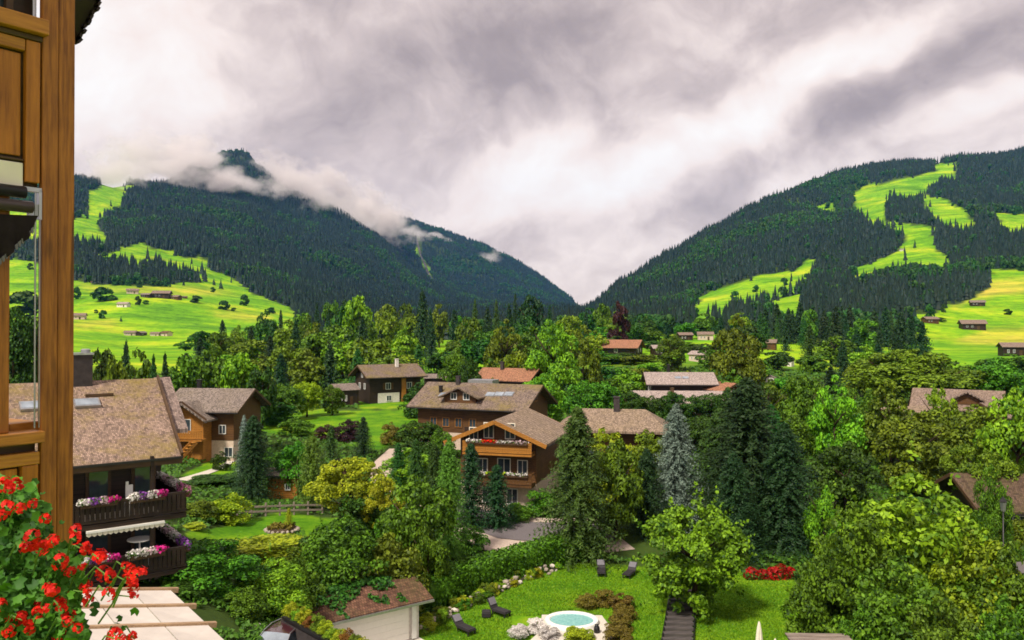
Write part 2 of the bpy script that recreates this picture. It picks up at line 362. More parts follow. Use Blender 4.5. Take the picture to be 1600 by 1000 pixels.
M['gravel_pale'] = plain('gravel_pale', (0.62, 0.56, 0.48), 0.95, 0.2, var=0.45, scale=22, b=0.4)
# ---------------------------------------------------------------- the lie of the land
def hash2(ix, iy, s):
    h = (ix.astype(np.int64) * 374761393 + iy.astype(np.int64) * 668265263 + s * 1442695041) & 0x7fffffff
    h = ((h ^ (h >> 13)) * 1274126177) & 0x7fffffff
    return ((h ^ (h >> 16)) & 0xffff) / 65535.0
def vnoise(x, y, s=0):
    x = np.asarray(x, float); y = np.asarray(y, float)
    ix = np.floor(x); iy = np.floor(y); fx = x - ix; fy = y - iy
    fx = fx * fx * (3 - 2 * fx); fy = fy * fy * (3 - 2 * fy)
    a = hash2(ix, iy, s); b = hash2(ix + 1, iy, s); c = hash2(ix, iy + 1, s); d = hash2(ix + 1, iy + 1, s)
    return (a * (1 - fx) + b * fx) * (1 - fy) + (c * (1 - fx) + d * fx) * fy
def fbm(x, y, o=4, s=0):
    t = 0.0; a = 0.5; n = 0.0
    for k in range(o): t = t + a * vnoise(x * 2 ** k + 17.3 * k, y * 2 ** k - 9.1 * k, s + k); n += a; a *= 0.5
    return t / n - 0.5

# heights measured in the valley: (column, depth, height); a thin plate is laid through them
GP = [(-500, 18, 5), (-200, 25, 5), (100, 25, 5), (250, 28, 5), (440, 22, 3), (300, 40, 5.2), (100, 40, 5.8), (200, 46, 5.8), (0, 60, 6), (-400, 50, 6),
      (500, 30, 1.5), (440, 34, 3.5), (600, 20, 0), (800, 20, 0), (1000, 20, 0), (1300, 20, 0), (1700, 20, 0), (2100, 30, 0),
      (440, 61, 2.6), (330, 62, 3), (520, 60, 2.3), (400, 48, 2.6), (300, 48, 4.2), (500, 47, 0.8), (570, 50, 0.2), (560, 44, 0), (600, 40, 0), (640, 47, 0),
      (650, 60, 0.9), (700, 52, 0), (800, 50, 0), (900, 48, 0), (1000, 46, 0), (1100, 46, 0), (1200, 46, 0), (1300, 45, 0), (1500, 45, 0), (1700, 45, 0),
      (900, 60, 0), (1000, 62, 0), (1200, 62, 0), (1500, 65, 0.3), (1800, 65, 0.5), (700, 66, 1.0), (780, 69, 1.0), (860, 72, 1.0), (790, 76, 1.0), (590, 86, 2.0),
      (330, 97, 1.6), (250, 60, 4.6), (150, 70, 5), (0, 80, 6), (-400, 90, 8), (605, 166, 2.7), (500, 150, 2.2), (520, 130, 2.2), (750, 110, 2.2),
      (1060, 190, 2.5), (1300, 100, 0.6), (1500, 120, 0.8), (1100, 110, 1), (1600, 120, 1), (1900, 120, 2), (-400, 200, 16), (-400, 300, 20), (0, 200, 7), (0, 300, 8),
      (200, 300, 4), (400, 300, 3), (600, 300, 5), (800, 300, 5), (960, 280, 8), (1100, 300, 9), (1300, 300, 6), (1500, 300, 4), (1600, 320, 6), (2000, 300, 8),
      (-400, 520, 22), (0, 520, 10), (200, 520, 5), (400, 520, 6), (600, 520, 10), (800, 520, 12), (960, 520, 14), (1200, 520, 13), (1400, 500, 8), (1500, 450, 6.5), (1600, 450, 6.5), (2000, 520, 8)]
_g = np.array(GP, float); _gx = np.stack([_g[:, 0] / 300.0, np.log(_g[:, 1]) * 3.0], 1)
def _u(r2): return np.where(r2 > 1e-12, r2 * np.log(np.maximum(r2, 1e-12)), 0.0)
_K = _u(((_gx[:, None] - _gx[None]) ** 2).sum(-1)) + np.eye(len(_g)) * 0.02
_Pm = np.concatenate([np.ones((len(_g), 1)), _gx], 1)
_A = np.block([[_K, _Pm], [_Pm.T, np.zeros((3, 3))]])
_w = np.linalg.solve(_A, np.concatenate([_g[:, 2], np.zeros(3)]))
def valley(px, d):
    px = np.atleast_1d(np.asarray(px, float)); d = np.atleast_1d(np.asarray(d, float))
    q = np.stack([np.clip(px, -600, 2200) / 300.0, np.log(np.clip(d, 15, 520)) * 3.0], 1)
    out = np.empty(len(q))
    for i in range(0, len(q), 20000):
        s = q[i:i + 20000]
        out[i:i + 20000] = _u(((s[:, None] - _gx[None]) ** 2).sum(-1)) @ _w[:len(_g)] + _w[len(_g)] + s @ _w[len(_g) + 1:]
    return out
# the slopes beyond: for each bearing, (depth, row where that depth shows)
SL = {
    -900: [(520, 500), (1000, 420), (1600, 340), (2600, 260), (3200, 220)],
    -300: [(520, 520), (1000, 440), (1600, 360), (2600, 270), (3200, 230)],
    0: [(520, 540), (800, 490), (1100, 440), (1500, 390), (2000, 335), (2600, 285)],
    120: [(520, 545), (800, 495), (1100, 442), (1500, 390), (2000, 335), (2600, 287)],
    200: [(520, 553), (700, 520), (900, 472), (1200, 432), (1600, 390), (2200, 340), (2900, 292)],
    300: [(520, 555), (800, 505), (1000, 468), (1300, 435), (1800, 390), (2500, 330), (3200, 280), (3600, 256)],
    328: [(520, 553), (800, 508), (1050, 466), (1400, 433), (2000, 380), (2700, 322), (3300, 282), (3800, 250)],
    345: [(520, 552), (800, 510), (1080, 466), (1450, 431), (2100, 376), (2900, 308), (3800, 240)],
    385: [(520, 551), (825, 510), (1125, 467), (1520, 433), (2200, 374), (3000, 305), (3800, 238)],
    412: [(520, 550), (850, 508), (1150, 468), (1550, 435), (2200, 382), (3000, 314), (3600, 266)],
    440: [(520, 545), (900, 503), (1200, 470), (1600, 440), (2300, 390), (3200, 318), (3700, 285)],
    520: [(520, 540), (1000, 506), (1400, 474), (2000, 435), (3000, 362), (3500, 333)],
    600: [(520, 538), (1000, 510), (1800, 482), (2600, 432), (3300, 385), (3800, 376), (5200, 338)],
    640: [(520, 535), (1000, 512), (2000, 485), (2800, 445), (3300, 425), (3900, 410), (5200, 345)],
    700: [(520, 533), (1000, 512), (2000, 492), (3000, 470), (3900, 440), (5200, 362)],
    740: [(520, 533), (1000, 512), (2000, 494), (3000, 480), (3900, 455), (5200, 377)],
    800: [(520, 531), (1000, 512), (2000, 497), (3000, 487), (3900, 470), (5200, 409)],
    850: [(520, 530), (1000, 511), (2000, 499), (3000, 491), (3900, 480), (5200, 438)],
    912: [(520, 528), (900, 509), (1500, 498), (3000, 494), (3900, 490), (5200, 480)],
    940: [(520, 526), (900, 506), (1500, 494), (1900, 474), (2400, 484), (5200, 497)],
    965: [(520, 525), (900, 503), (1400, 482), (1900, 450)],
    1000: [(520, 523), (900, 500), (1400, 470), (2000, 428)],
    1040: [(520, 522), (900, 496), (1400, 456), (2050, 402)],
    1100: [(520, 521), (800, 492), (1200, 458), (1700, 405), (2150, 366)],
    1160: [(520, 520), (750, 492), (1100, 455), (1600, 395), (2250, 335)],
    1220: [(520, 520), (700, 493), (1000, 460), (1500, 403), (2300, 311)],
    1270: [(520, 519), (700, 491), (950, 456), (1400, 402), (2000, 340), (2500, 297)],
    1300: [(520, 519), (700, 489), (900, 456), (1300, 412), (2000, 338), (2650, 283)],
    1340: [(520, 519), (700, 483), (900, 450), (1300, 408), (2000, 330), (2700, 273)],
    1400: [(500, 524), (700, 475), (1000, 430), (1500, 365), (2100, 302), (2750, 262)],
    1450: [(480, 530), (650, 487), (850, 445), (1100, 405), (1500, 360), (2000, 308), (2750, 256)],
    1500: [(450, 540), (600, 505), (750, 470), (1000, 420), (1400, 368), (2000, 303), (2750, 248)],
    1600: [(450, 542), (600, 507), (750, 466), (1000, 415), (1500, 352), (2200, 280), (2850, 233)],
    1800: [(450, 540), (750, 468), (1500, 355), (2200, 285), (2900, 215)],
    2300: [(450, 540), (750, 470), (1500, 360), (2800, 220)],
    2900: [(450, 540), (750, 470), (1500, 360), (2800, 240)],
}
LD = np.linspace(math.log(440), math.log(9500), 240)
_cols = sorted(SL); _tab = []
for c in _cols:
    pts = SL[c]; ld = [math.log(d) for d, _ in pts]; ro = [r for _, r in pts]
    cd_, cr_ = pts[-1]
    ld += [math.log(cd_ * 1.12), math.log(cd_ * 1.35), math.log(9600)]; ro += [cr_ + 22, cr_ + 70, max(cr_ + 120, 500)]
    t = np.interp(LD, ld, ro)
    k = np.array([1, 3, 4, 3, 1], float); k /= k.sum()
    pk = np.argmin(t); ts = np.convolve(np.pad(t, 2, 'edge'), k, 'valid')
    _tab.append(np.where(np.abs(np.arange(240) - pk) < 3, t, ts))
_tab = np.array(_tab)
def slope_row(px, d):
    px = np.clip(np.asarray(px, float), _cols[0], _cols[-1]); l = np.log(np.clip(d, 440, 9500))
    j = np.clip(np.searchsorted(_cols, px, 'right') - 1, 0, len(_cols) - 2)
    c0 = np.array(_cols, float)[j]; c1 = np.array(_cols, float)[j + 1]; t = (px - c0) / (c1 - c0)
    x = (l - LD[0]) / (LD[1] - LD[0]); i = np.clip(np.floor(x).astype(int), 0, 238); f = x - i
    r0 = _tab[j, i] * (1 - f) + _tab[j, i + 1] * f; r1 = _tab[j + 1, i] * (1 - f) + _tab[j + 1, i + 1] * f
    return r0 * (1 - t) + r1 * t
def H(px, d):
    """height of the land at a bearing (given by the column it shows in) and a depth"""
    px = np.atleast_1d(np.asarray(px, float)); d = np.atleast_1d(np.asarray(d, float))
    px, d = np.broadcast_arrays(px, d); sh = px.shape; px = px.ravel(); d = d.ravel()
    v = valley(px, d)
    far = CZ + (HY - slope_row(px, np.maximum(d, 450))) / F * d
    x = (px - CX) / F * d
    gul = fbm(x / 420.0, d / 420.0, 5, 3) * np.clip((d - 700) / 1500.0, 0, 1) * 75
    gul += fbm(x / 90.0, d / 90.0, 3, 9) * np.clip((d - 480) / 900.0, 0, 1) * 9
    t = np.clip((d - 440) / 120.0, 0, 1); t = t * t * (3 - 2 * t)
    z = v * (1 - t) + (far + gul) * t
    z = z + fbm(x / 9.0, d / 9.0, 3, 5) * 0.25 * np.clip((d - 70) / 60, 0, 1)
    return z.reshape(sh)
def gz(px, d): return float(H(px, d)[0])
def G(px, d): return Vector(((px - CX) / F * d, d, gz(px, d)))
_hd = np.geomspace(30, 5400, 900)
def hit(px, py, dmin=30):
    """where the sight line through a column and row first meets the land"""
    z = H(np.full(900, px), _hd); r = HY - (z - CZ) / _hd * F
    ok = (r <= py) & (_hd >= dmin)
    d = _hd[np.argmax(ok)] if ok.any() else _hd[-1]
    return float(d)

def inpoly(px, py, poly):
    px = np.asarray(px); py = np.asarray(py); r = np.zeros(px.shape, bool); n = len(poly)
    for i in range(n):
        x0, y0 = poly[i]; x1, y1 = poly[(i + 1) % n]
        c = ((y0 > py) != (y1 > py)) & (px < (x1 - x0) * (py - y0) / ((y1 - y0) if y1 != y0 else 1e-9) + x0)
        r ^= c
    return r
# open pastures on the wooded slopes (everything else beyond 600 m is forest)
PASTURES = [
    [(646, 366), (654, 366), (664, 400), (682, 442), (672, 444), (655, 404)],
    [(-400, 400), (0, 400), (100, 420), (118, 436), (180, 445), (250, 447), (318, 440), (292, 405), (308, 398), (350, 430), (400, 458), (455, 478), (470, 520), (455, 570), (-400, 600)],
    [(185, 386), (215, 380), (250, 388), (300, 402), (320, 420), (300, 420), (250, 408), (205, 404), (150, 402), (150, 396), (188, 394)],
    [(138, 300), (170, 282), (208, 290), (182, 318), (160, 335), (150, 352), (175, 376), (112, 372), (108, 348), (132, 338)],
    [(-300, 300), (0, 320), (110, 345), (116, 372), (0, 380), (-300, 360)],
    [(1435, 520), (1445, 500), (1480, 478), (1520, 462), (1546, 450), (1550, 418), (1600, 424), (1900, 430), (1900, 600), (1420, 600)],
    [(1403, 348), (1449, 350), (1474, 364), (1460, 368), (1462, 388), (1484, 396), (1484, 414), (1425, 409), (1381, 417), (1322, 434), (1337, 419), (1377, 401), (1403, 392), (1414, 386), (1410, 366)],
    [(1328, 300), (1357, 290), (1394, 280), (1458, 268), (1462, 252), (1498, 256), (1496, 274), (1460, 284), (1450, 306), (1424, 310), (1402, 300), (1384, 312), (1384, 330), (1394, 350), (1352, 342), (1334, 328)],
    [(1444, 300), (1476, 312), (1516, 330), (1528, 352), (1499, 356), (1467, 340), (1444, 320)], [(1545, 338), (1640, 328), (1640, 366), (1580, 358)],
    [(1384, 344), (1400, 344), (1408, 356), (1396, 362)], [(1278, 322), (1300, 318), (1304, 328), (1284, 330)],
    [(1075, 492), (1090, 470), (1112, 452), (1160, 436), (1238, 424), (1262, 404), (1276, 408), (1250, 440), (1205, 452), (1152, 470), (1108, 492)],
    [(1170, 500), (1215, 466), (1262, 458), (1250, 478), (1200, 490), (1182, 512)],
]
HAY = [[(1470, 462), (1550, 436), (1640, 430), (1640, 458), (1560, 462), (1490, 482)], [(1480, 540), (1530, 512), (1640, 505), (1640, 545)],
       [(120, 440), (200, 448), (330, 446), (380, 462), (300, 462), (180, 456), (120, 450)], [(330, 486), (420, 490), (420, 502), (350, 500)], [(110, 498), (180, 500), (180, 512), (110, 512)]]
LAWNS = [[(655, 1100), (648, 985), (690, 950), (790, 905), (880, 878), (1010, 885), (1130, 888), (1235, 900), (1262, 940), (1275, 1100)],
         [(290, 830), (330, 826), (440, 800), (540, 812), (510, 835), (300, 852)], [(282, 742), (330, 720), (365, 708), (380, 740), (300, 752)],
         [(400, 640), (520, 640), (668, 640), (672, 668), (590, 705), (470, 680), (395, 675)], [(560, 618), (690, 618), (690, 640), (560, 640)]]
def edge_dist(px, py, poly):
    """signed distance (positive inside) to a polygon's outline"""
    best = np.full(px.shape, 1e9)
    for i in range(len(poly)):
        x0, y0 = poly[i]; x1, y1 = poly[(i + 1) % len(poly)]; dx, dy = x1 - x0, y1 - y0
        t = np.clip(((px - x0) * dx + (py - y0) * dy) / (dx * dx + dy * dy + 1e-9), 0, 1)
        best = np.minimum(best, np.hypot(px - x0 - t * dx, py - y0 - t * dy))
    return np.where(inpoly(px, py, poly), best, -best)
def cover_of(px, d, z):
    """forest, hay and lawn shares of the ground at each point"""
    py = HY - (z - CZ) / d * F
    jx = px + fbm(px / 26.0, np.log(d) * 14.0, 3, 21) * 20; jy = py + fbm(px / 22.0 + 5, np.log(d) * 17.0, 3, 31) * 12
    mead = np.zeros(px.shape, bool)
    up = 15.0 * F / d * 0.8                                  # trees at the foot of a clearing stand up in front of it
    for p in PASTURES: mead |= inpoly(jx, jy, p) | (inpoly(jx, jy - up, p) & (d < 3200))
    forest = (~mead) & (d > 640) | ((d > 470) & (d <= 640) & ~mead & (px > 420) & (px < 1430))
    hay = np.zeros(px.shape)
    for p in HAY: hay = np.maximum(hay, np.clip((edge_dist(jx, jy, p) + 3) / 12.0, 0, 1) * (.55 + .9 * (fbm(px / 30., py / 5., 3, 51) + .25)))
    lawn = np.zeros(px.shape)
    for p in LAWNS: lawn = np.maximum(lawn, np.clip((edge_dist(px, py, p) + fbm(px / 14.0, py / 9.0, 2, 41) * 6 + 2) / 4.0, 0, 1))
    lawn *= d < 185
    return forest, np.clip(hay, 0, .9) * (d > 400), lawn, py

def land_material():
    m, nt, N, Lk, bs = new_mat('land_cover')
    tc = N.new('ShaderNodeTexCoord'); at = N.new('ShaderNodeAttribute'); at.attribute_name = 'cover'
    sx = N.new('ShaderNodeSeparateColor'); Lk.new(at.outputs['Color'], sx.inputs[0])
    big = noise(N, Lk, tc.outputs['Object'], 0.012, 6, 0.6); mid = noise(N, Lk, tc.outputs['Object'], 0.22, 6, 0.6); fine = noise(N, Lk, tc.outputs['Object'], 3.0, 6, 0.7)
    ad = N.new('ShaderNodeMath'); ad.operation = 'MULTIPLY_ADD'; Lk.new(mid.outputs['Fac'], ad.inputs[0]); ad.inputs[1].default_value = 0.45; Lk.new(big.outputs['Fac'], ad.inputs[2])
    r = ramp(N, [(0.46, (0.05, 0.16, 0.006)), (0.66, (0.125, 0.31, 0.006)), (0.78, (0.22, 0.39, 0.006)), (0.95, (0.42, 0.46, 0.02))]); Lk.new(ad.outputs[0], r.inputs[0])      # pasture
    rh = ramp(N, [(0.50, (0.34, 0.44, 0.012)), (0.85, (0.56, 0.42, 0.06))]); Lk.new(ad.outputs[0], rh.inputs[0])                                   # mown hay
    ad2 = N.new('ShaderNodeMath'); ad2.operation = 'MULTIPLY_ADD'; Lk.new(fine.outputs['Fac'], ad2.inputs[0]); ad2.inputs[1].default_value = 0.5; Lk.new(mid.outputs['Fac'], ad2.inputs[2])
    rl = ramp(N, [(0.48, (0.025, 0.095, 0.004)), (0.68, (0.07, 0.19, 0.005)), (0.82, (0.13, 0.26, 0.006)), (1.0, (0.28, 0.33, 0.015))]); Lk.new(ad2.outputs[0], rl.inputs[0])      # garden lawn
    rf = ramp(N, [(0.45, (0.018, 0.030, 0.008)), (0.95, (0.05, 0.085, 0.014))]); Lk.new(ad2.outputs[0], rf.inputs[0])                              # woodland floor and planting beds
    def mix(f, a, b):
        x = N.new('ShaderNodeMix'); x.data_type = 'RGBA'; Lk.new(f, x.inputs['Factor']); Lk.new(a, x.inputs['A']); Lk.new(b, x.inputs['B']); return x.outputs['Result']
    mp = N.new('ShaderNodeMapping'); Lk.new(tc.outputs['Object'], mp.inputs[0]); mp.inputs['Scale'].default_value = (.006, .045, .045)
    swath = noise(N, Lk, mp.outputs[0], 1.0, 5, .65); rsw = ramp(N, [(.34, (.55, .62, .7)), (.52, (1, 1, 1)), (.68, (1.25, 1.12, 1.0))]); Lk.new(swath.outputs['Fac'], rsw.inputs[0])
    tuss = noise(N, Lk, tc.outputs['Object'], .09, 6, .7); rts = ramp(N, [(.36, (.62, .70, .8)), (.5, (1, 1, 1)), (.7, (1.12, 1.06, 1))]); Lk.new(tuss.outputs['Fac'], rts.inputs[0])
    c = mix(sx.outputs[1], r.outputs[0], rh.outputs[0])
    for q in (rsw, rts):
        x = N.new('ShaderNodeMix'); x.data_type = 'RGBA'; x.blend_type = 'MULTIPLY'; x.inputs['Factor'].default_value = 1.0; Lk.new(c, x.inputs['A']); Lk.new(q.outputs[0], x.inputs['B']); c = x.outputs['Result']; c = mix(sx.outputs[2], c, rl.outputs[0]); c = mix(sx.outputs[0], c, rf.outputs[0])
    Lk.new(c, bs.inputs['Base Color']); bs.inputs['Roughness'].default_value = 0.95; bs.inputs['Specular IOR Level'].default_value = 0.1
    bump(N, Lk, fine.outputs['Fac'], bs, 0.5, 0.12)
    return m
M['land'] = land_material()
def land_sheet(name, cols, deps):
    PX, D = np.meshgrid(cols, deps); PX = PX.ravel(); D = D.ravel(); z = H(PX, D)
    v = np.stack([(PX - CX) / F * D, D, z], 1)
    nc, nd = len(cols), len(deps); i = (np.arange(nd - 1)[:, None] * nc + np.arange(nc - 1)[None]).ravel()
    me = np_mesh(name, v, np.stack([i, i + 1, i + nc + 1, i + nc], 1), M['land'], True)
    fo, ha, la, py = cover_of(PX, D, z)
    beds = np.clip((D - 12) / 10.0, 0, 1) * np.clip((265 - D) / 60.0, 0, 1)
    c = np.zeros((len(PX), 4), np.float32); c[:, 0] = np.where(fo, 1.0, beds * (1 - la)); c[:, 1] = ha; c[:, 2] = la; c[:, 3] = 1
    ca = me.color_attributes.new('cover', 'FLOAT_COLOR', 'POINT'); ca.data.foreach_set('color', c.ravel())
    return props(put(name, me), kind='structure')
land_sheet('ground', np.concatenate([np.arange(-1100, 270, 12.0), np.arange(270, 1260, 3.0), np.arange(1260, 2701, 12.0)]), np.concatenate([np.geomspace(7, 41, 40), np.geomspace(41.5, 190, 150), np.geomspace(192, 500, 60)]))
land_sheet('hills', np.arange(-1100, 2701, 10.0), np.geomspace(500, 9400, 190))
# behind and beside the hotel the same valley floor goes on
bk = MB(); bk.add([(-400, -300, -1.2), (400, -300, -1.2), (400, 8, -1.2), (-400, 8, -1.2)], [(0, 1, 2, 3)])
props(bk.build('terrain', M['land']), kind='structure')
# ---------------------------------------------------------------- plant shapes (height 1, crown 1 across)
def leaf_quads(c, nrm, size, rng, fold=0.25, asp=0.62):
    """diamond leaves: centre, facing and size arrays -> vertices and faces"""
    n = len(c); nrm = nrm / (np.linalg.norm(nrm, axis=1, keepdims=True) + 1e-9)
    t = rng.normal(size=(n, 3)); t -= nrm * (t * nrm).sum(1, keepdims=True); t /= np.linalg.norm(t, axis=1, keepdims=True) + 1e-9
    b = np.cross(nrm, t); s = (size * rng.uniform(0.65, 1.35, n))[:, None]
    v = np.stack([c - t * s, c + b * s * asp + nrm * s * fold, c + t * s, c - b * s * asp + nrm * s * fold], 1).reshape(-1, 3)
    return v, np.arange(4 * n).reshape(n, 4)
ENV = {
    'round': [(0.05, 0.40), (0.20, 0.78), (0.45, 0.98), (0.62, 1.0), (0.80, 0.80), (0.93, 0.44), (1.0, 0.1)],
    'ovate': [(0.05, 0.50), (0.20, 0.86), (0.40, 1.0), (0.60, 0.86), (0.80, 0.56), (0.93, 0.27), (1.0, 0.06)],
    'cone': [(0.06, 0.62), (0.16, 0.97), (0.30, 0.92), (0.50, 0.70), (0.72, 0.42), (0.90, 0.17), (1.0, 0.03)],
    'column': [(0.05, 0.55), (0.2, 0.9), (0.45, 1.0), (0.7, 0.86), (0.88, 0.5), (1.0, 0.1)],
    'spread': [(0.22, 0.25), (0.38, 0.72), (0.55, 1.0), (0.72, 0.97), (0.88, 0.62), (1.0, 0.15)],
    'bush': [(0.0, 0.82), (0.2, 0.98), (0.45, 1.0), (0.7, 0.82), (0.88, 0.5), (1.0, 0.14)],
}
def crown_mesh(name, env, n, leaf, lobes, seed, lobe_r=0.2, asp=0.62, up=0.25, spikes=0):
    rng = np.random.RandomState(seed); e = np.array(ENV[env]); zz = np.linspace(e[0, 0], 1, 60); rad = np.interp(zz, e[:, 0], e[:, 1]) * 0.5
    w = rad + 0.04; w /= w.sum()
    lz = rng.choice(zz, lobes, p=w); lr = np.interp(lz, zz, rad)
    ang = np.arange(lobes) * 2.399 + rng.uniform(-0.5, 0.5, lobes); sz = lobe_r * rng.uniform(0.65, 1.25, lobes) * np.clip(lr / 0.5, 0.4, 1)
    rr = np.maximum(lr * rng.uniform(0.80, 1.06, lobes) - sz * 0.75, 0) * np.where(rng.rand(lobes) < 0.2, 0.45, 1.0)
    C = np.stack([np.cos(ang) * rr, np.sin(ang) * rr, np.clip(lz, e[0, 0] + sz * 0.5, 1 - sz * 0.55)], 1)
    pr = sz ** 2; pr /= pr.sum(); k = rng.choice(lobes, n, p=pr)
    dr = rng.normal(size=(n, 3)); dr /= np.linalg.norm(dr, axis=1, keepdims=True)
    dr[:, 2] = np.where(dr[:, 2] < -0.35, -dr[:, 2], dr[:, 2])
    sc = rng.uniform(0.62, 1.08, n) ** 0.6; sc = np.where(rng.rand(n) < 0.06, sc * 1.22, sc)
    c = C[k] + dr * (sz[k] * sc)[:, None] * np.array([1, 1, 0.82])
    if spikes:                       # shoots that stand out of the outline
        m = rng.choice(n, spikes * 14, replace=False); g = np.repeat(np.arange(spikes), 14); t = np.tile(np.linspace(0, 1, 14), spikes)
        base = C[rng.choice(lobes, spikes)][g]; dd = base - np.array([0, 0, 0.35]); dd /= np.linalg.norm(dd, axis=1, keepdims=True) + 1e-9
        c[m] = base + dd * (t[:, None] * lobe_r * 1.7) + rng.normal(size=(len(m), 3)) * leaf * 0.6
    dep = np.interp(c[:, 2], zz, rad)
    nrm = dr + rng.normal(size=(n, 3)) * 0.65 + np.array([0, 0, up])
    v, q = leaf_quads(c, nrm, np.full(n, leaf), rng, asp=asp)
    return np_mesh(name, v, q, M['leaf_mid'])
def trunk_mesh(name, seed, h=0.72, r=0.028, limbs=7, reach=0.36):
    rng = random.Random(seed); b = MB()
    pts = [(rng.uniform(-.012, .012) * i, rng.uniform(-.012, .012) * i, h * i / 5) for i in range(6)]
    b.tube(pts, [r * 1.35, r, r * .85, r * .65, r * .45, r * .2], 7)
    for i in range(limbs):
        a = i * 2.4 + rng.uniform(-.4, .4); z0 = h * rng.uniform(.28, .8); ln = reach * rng.uniform(.6, 1.1); p = Vector((0, 0, z0))
        b.tube([p, p + Vector((math.cos(a) * ln * .5, math.sin(a) * ln * .5, ln * .32)), p + Vector((math.cos(a) * ln, math.sin(a) * ln, ln * .75))], [r * .45, r * .3, r * .1], 5)
    return b.mesh(name, M['bark'], True)
def conifer_mesh(name, seed, whorls, per, seg, leaf, droop=0.25, z0=0.06, power=0.85, ragged=0.3, asp=0.4):
    rng = np.random.RandomState(seed); cs = []; ns = []; ss = []
    for w in range(whorls):
        t = (w + rng.uniform(-.4, .4)) / whorls; z = z0 + (1 - z0) * np.clip(t, 0, .995); ln0 = 0.5 * (1 - np.clip(t, 0, 1)) ** power + 0.012
        for k in range(per):
            a = 2 * math.pi * (k + rng.rand()) / per; ln = ln0 * rng.uniform(1 - ragged, 1.08); u = np.linspace(0.18, 1, seg)
            x = ln * u; zz = z - droop * ln * u ** 1.5 + 0.10 * ln * u ** 3
            sp = leaf * (1.15 - 0.6 * u) * 1.4
            for sgn in (-1, 0, 1):
                off = sgn * sp * rng.uniform(.3, .9, seg)
                cs.append(np.stack([np.cos(a) * x - np.sin(a) * off, np.sin(a) * x + np.cos(a) * off, zz - abs(sgn) * sp * 0.45 + rng.normal(size=seg) * leaf * .25], 1))
                ns.append(np.stack([np.cos(a) * .35 + rng.normal(size=seg) * .4, np.sin(a) * .35 + rng.normal(size=seg) * .4, np.full(seg, .9)], 1)); ss.append(np.full(seg, leaf) * (1.15 - 0.45 * u))
    top = np.array([[0, 0, .985], [0, 0, .96], [0, 0, .94]]); cs.append(top); ns.append(np.array([[1., 0, .2], [0, 1, .2], [-1, .3, .2]])); ss.append(np.full(3, leaf * .8))
    c = np.concatenate(cs); v, q = leaf_quads(c, np.concatenate(ns), np.concatenate(ss), rng, fold=-0.22, asp=asp)
    return np_mesh(name, v, q, M['needle_dark'])
def far_conifer_mesh(name, seed):
    rng = random.Random(seed); b = MB(); n = 7
    for i in range(5):
        z0 = 0.08 + i * 0.17; r = 0.5 * (1 - i / 5.3) * rng.uniform(.85, 1.1); top = min(1.0, z0 + 0.36)
        vs = [(0, 0, top)] + [(math.cos(2 * math.pi * (j + rng.random() * .5) / n) * r * rng.uniform(.65, 1.15), math.sin(2 * math.pi * (j + rng.random() * .5) / n) * r * rng.uniform(.65, 1.15), z0 - rng.uniform(0, .08)) for j in range(n)]
        b.add(vs, [(0, 1 + j, 1 + (j + 1) % n) for j in range(n)])
    return b.mesh(name, M['needle_dark'])

PROTO = {}
def protos():
    for s in range(3):
        PROTO['round', s] = crown_mesh('crown', 'round', 9500, 0.0225, 46, 100 + s, 0.165)
        PROTO['ovate', s] = crown_mesh('crown', 'ovate', 9500, 0.0215, 48, 110 + s, 0.15)
        PROTO['lowround', s] = crown_mesh('crown', 'round', 3000, 0.042, 30, 120 + s, 0.19)
        PROTO['lowovate', s] = crown_mesh('crown', 'ovate', 3000, 0.040, 32, 130 + s, 0.17)
        PROTO['bush', s] = crown_mesh('foliage', 'bush', 5200, 0.029, 34, 140 + s, 0.19)
        PROTO['bigbush', s] = crown_mesh('foliage', 'bush', 15000, 0.0185, 80, 150 + s, 0.14, spikes=14)
        PROTO['conifer', s] = conifer_mesh('crown', 160 + s, 32, 10, 7, 0.030, ragged=0.38, power=0.62)
        PROTO['slim', s] = conifer_mesh('crown', 170 + s, 34, 8, 6, 0.034, droop=-0.35, power=0.6, ragged=0.3)
        PROTO['lowconifer', s] = conifer_mesh('crown', 180 + s, 18, 8, 4, 0.055, ragged=0.38, power=0.68)
        PROTO['column', s] = crown_mesh('crown', 'column', 3200, 0.040, 30, 190 + s, 0.18)
    for s in range(2): PROTO['fir', s] = conifer_mesh('crown', 240 + s, 46, 12, 9, 0.021, ragged=0.42, power=0.66, droop=0.3, asp=.34)
    PROTO['maple', 0] = crown_mesh('crown', 'round', 17000, 0.0175, 90, 201, 0.115, asp=0.7, spikes=50)
    PROTO['spread', 0] = crown_mesh('crown', 'spread', 18000, 0.0150, 90, 203, 0.10)
    PROTO['spread', 1] = crown_mesh('crown', 'spread', 18000, 0.0150, 90, 204, 0.10)
    PROTO['pine', 0] = crown_mesh('crown', 'cone', 24000, 0.0165, 150, 205, 0.10, asp=0.26, up=0.5, spikes=60)
    PROTO['pine', 1] = crown_mesh('crown', 'cone', 14000, 0.023, 110, 206, 0.105, asp=0.26, up=0.5, spikes=60)
    PROTO['birch', 0] = crown_mesh('crown', 'column', 8500, 0.022, 64, 207, 0.125)
    PROTO['birch', 1] = crown_mesh('crown', 'ovate', 8500, 0.022, 64, 208, 0.125)
    for s in range(3): PROTO['trunk', s] = trunk_mesh('trunk', 300 + s)
    PROTO['stem', 0] = trunk_mesh('trunk', 310, 0.9, 0.02, 0)
    for s in range(3): PROTO['farcon', s] = far_conifer_mesh('far_conifer', 320 + s)
protos()
NV = {}
def proto(kind):
    k = NV.get(kind, 0); NV[kind] = k + 1
    n = len([1 for q in PROTO if q[0] == kind]); return PROTO[kind, k % n]
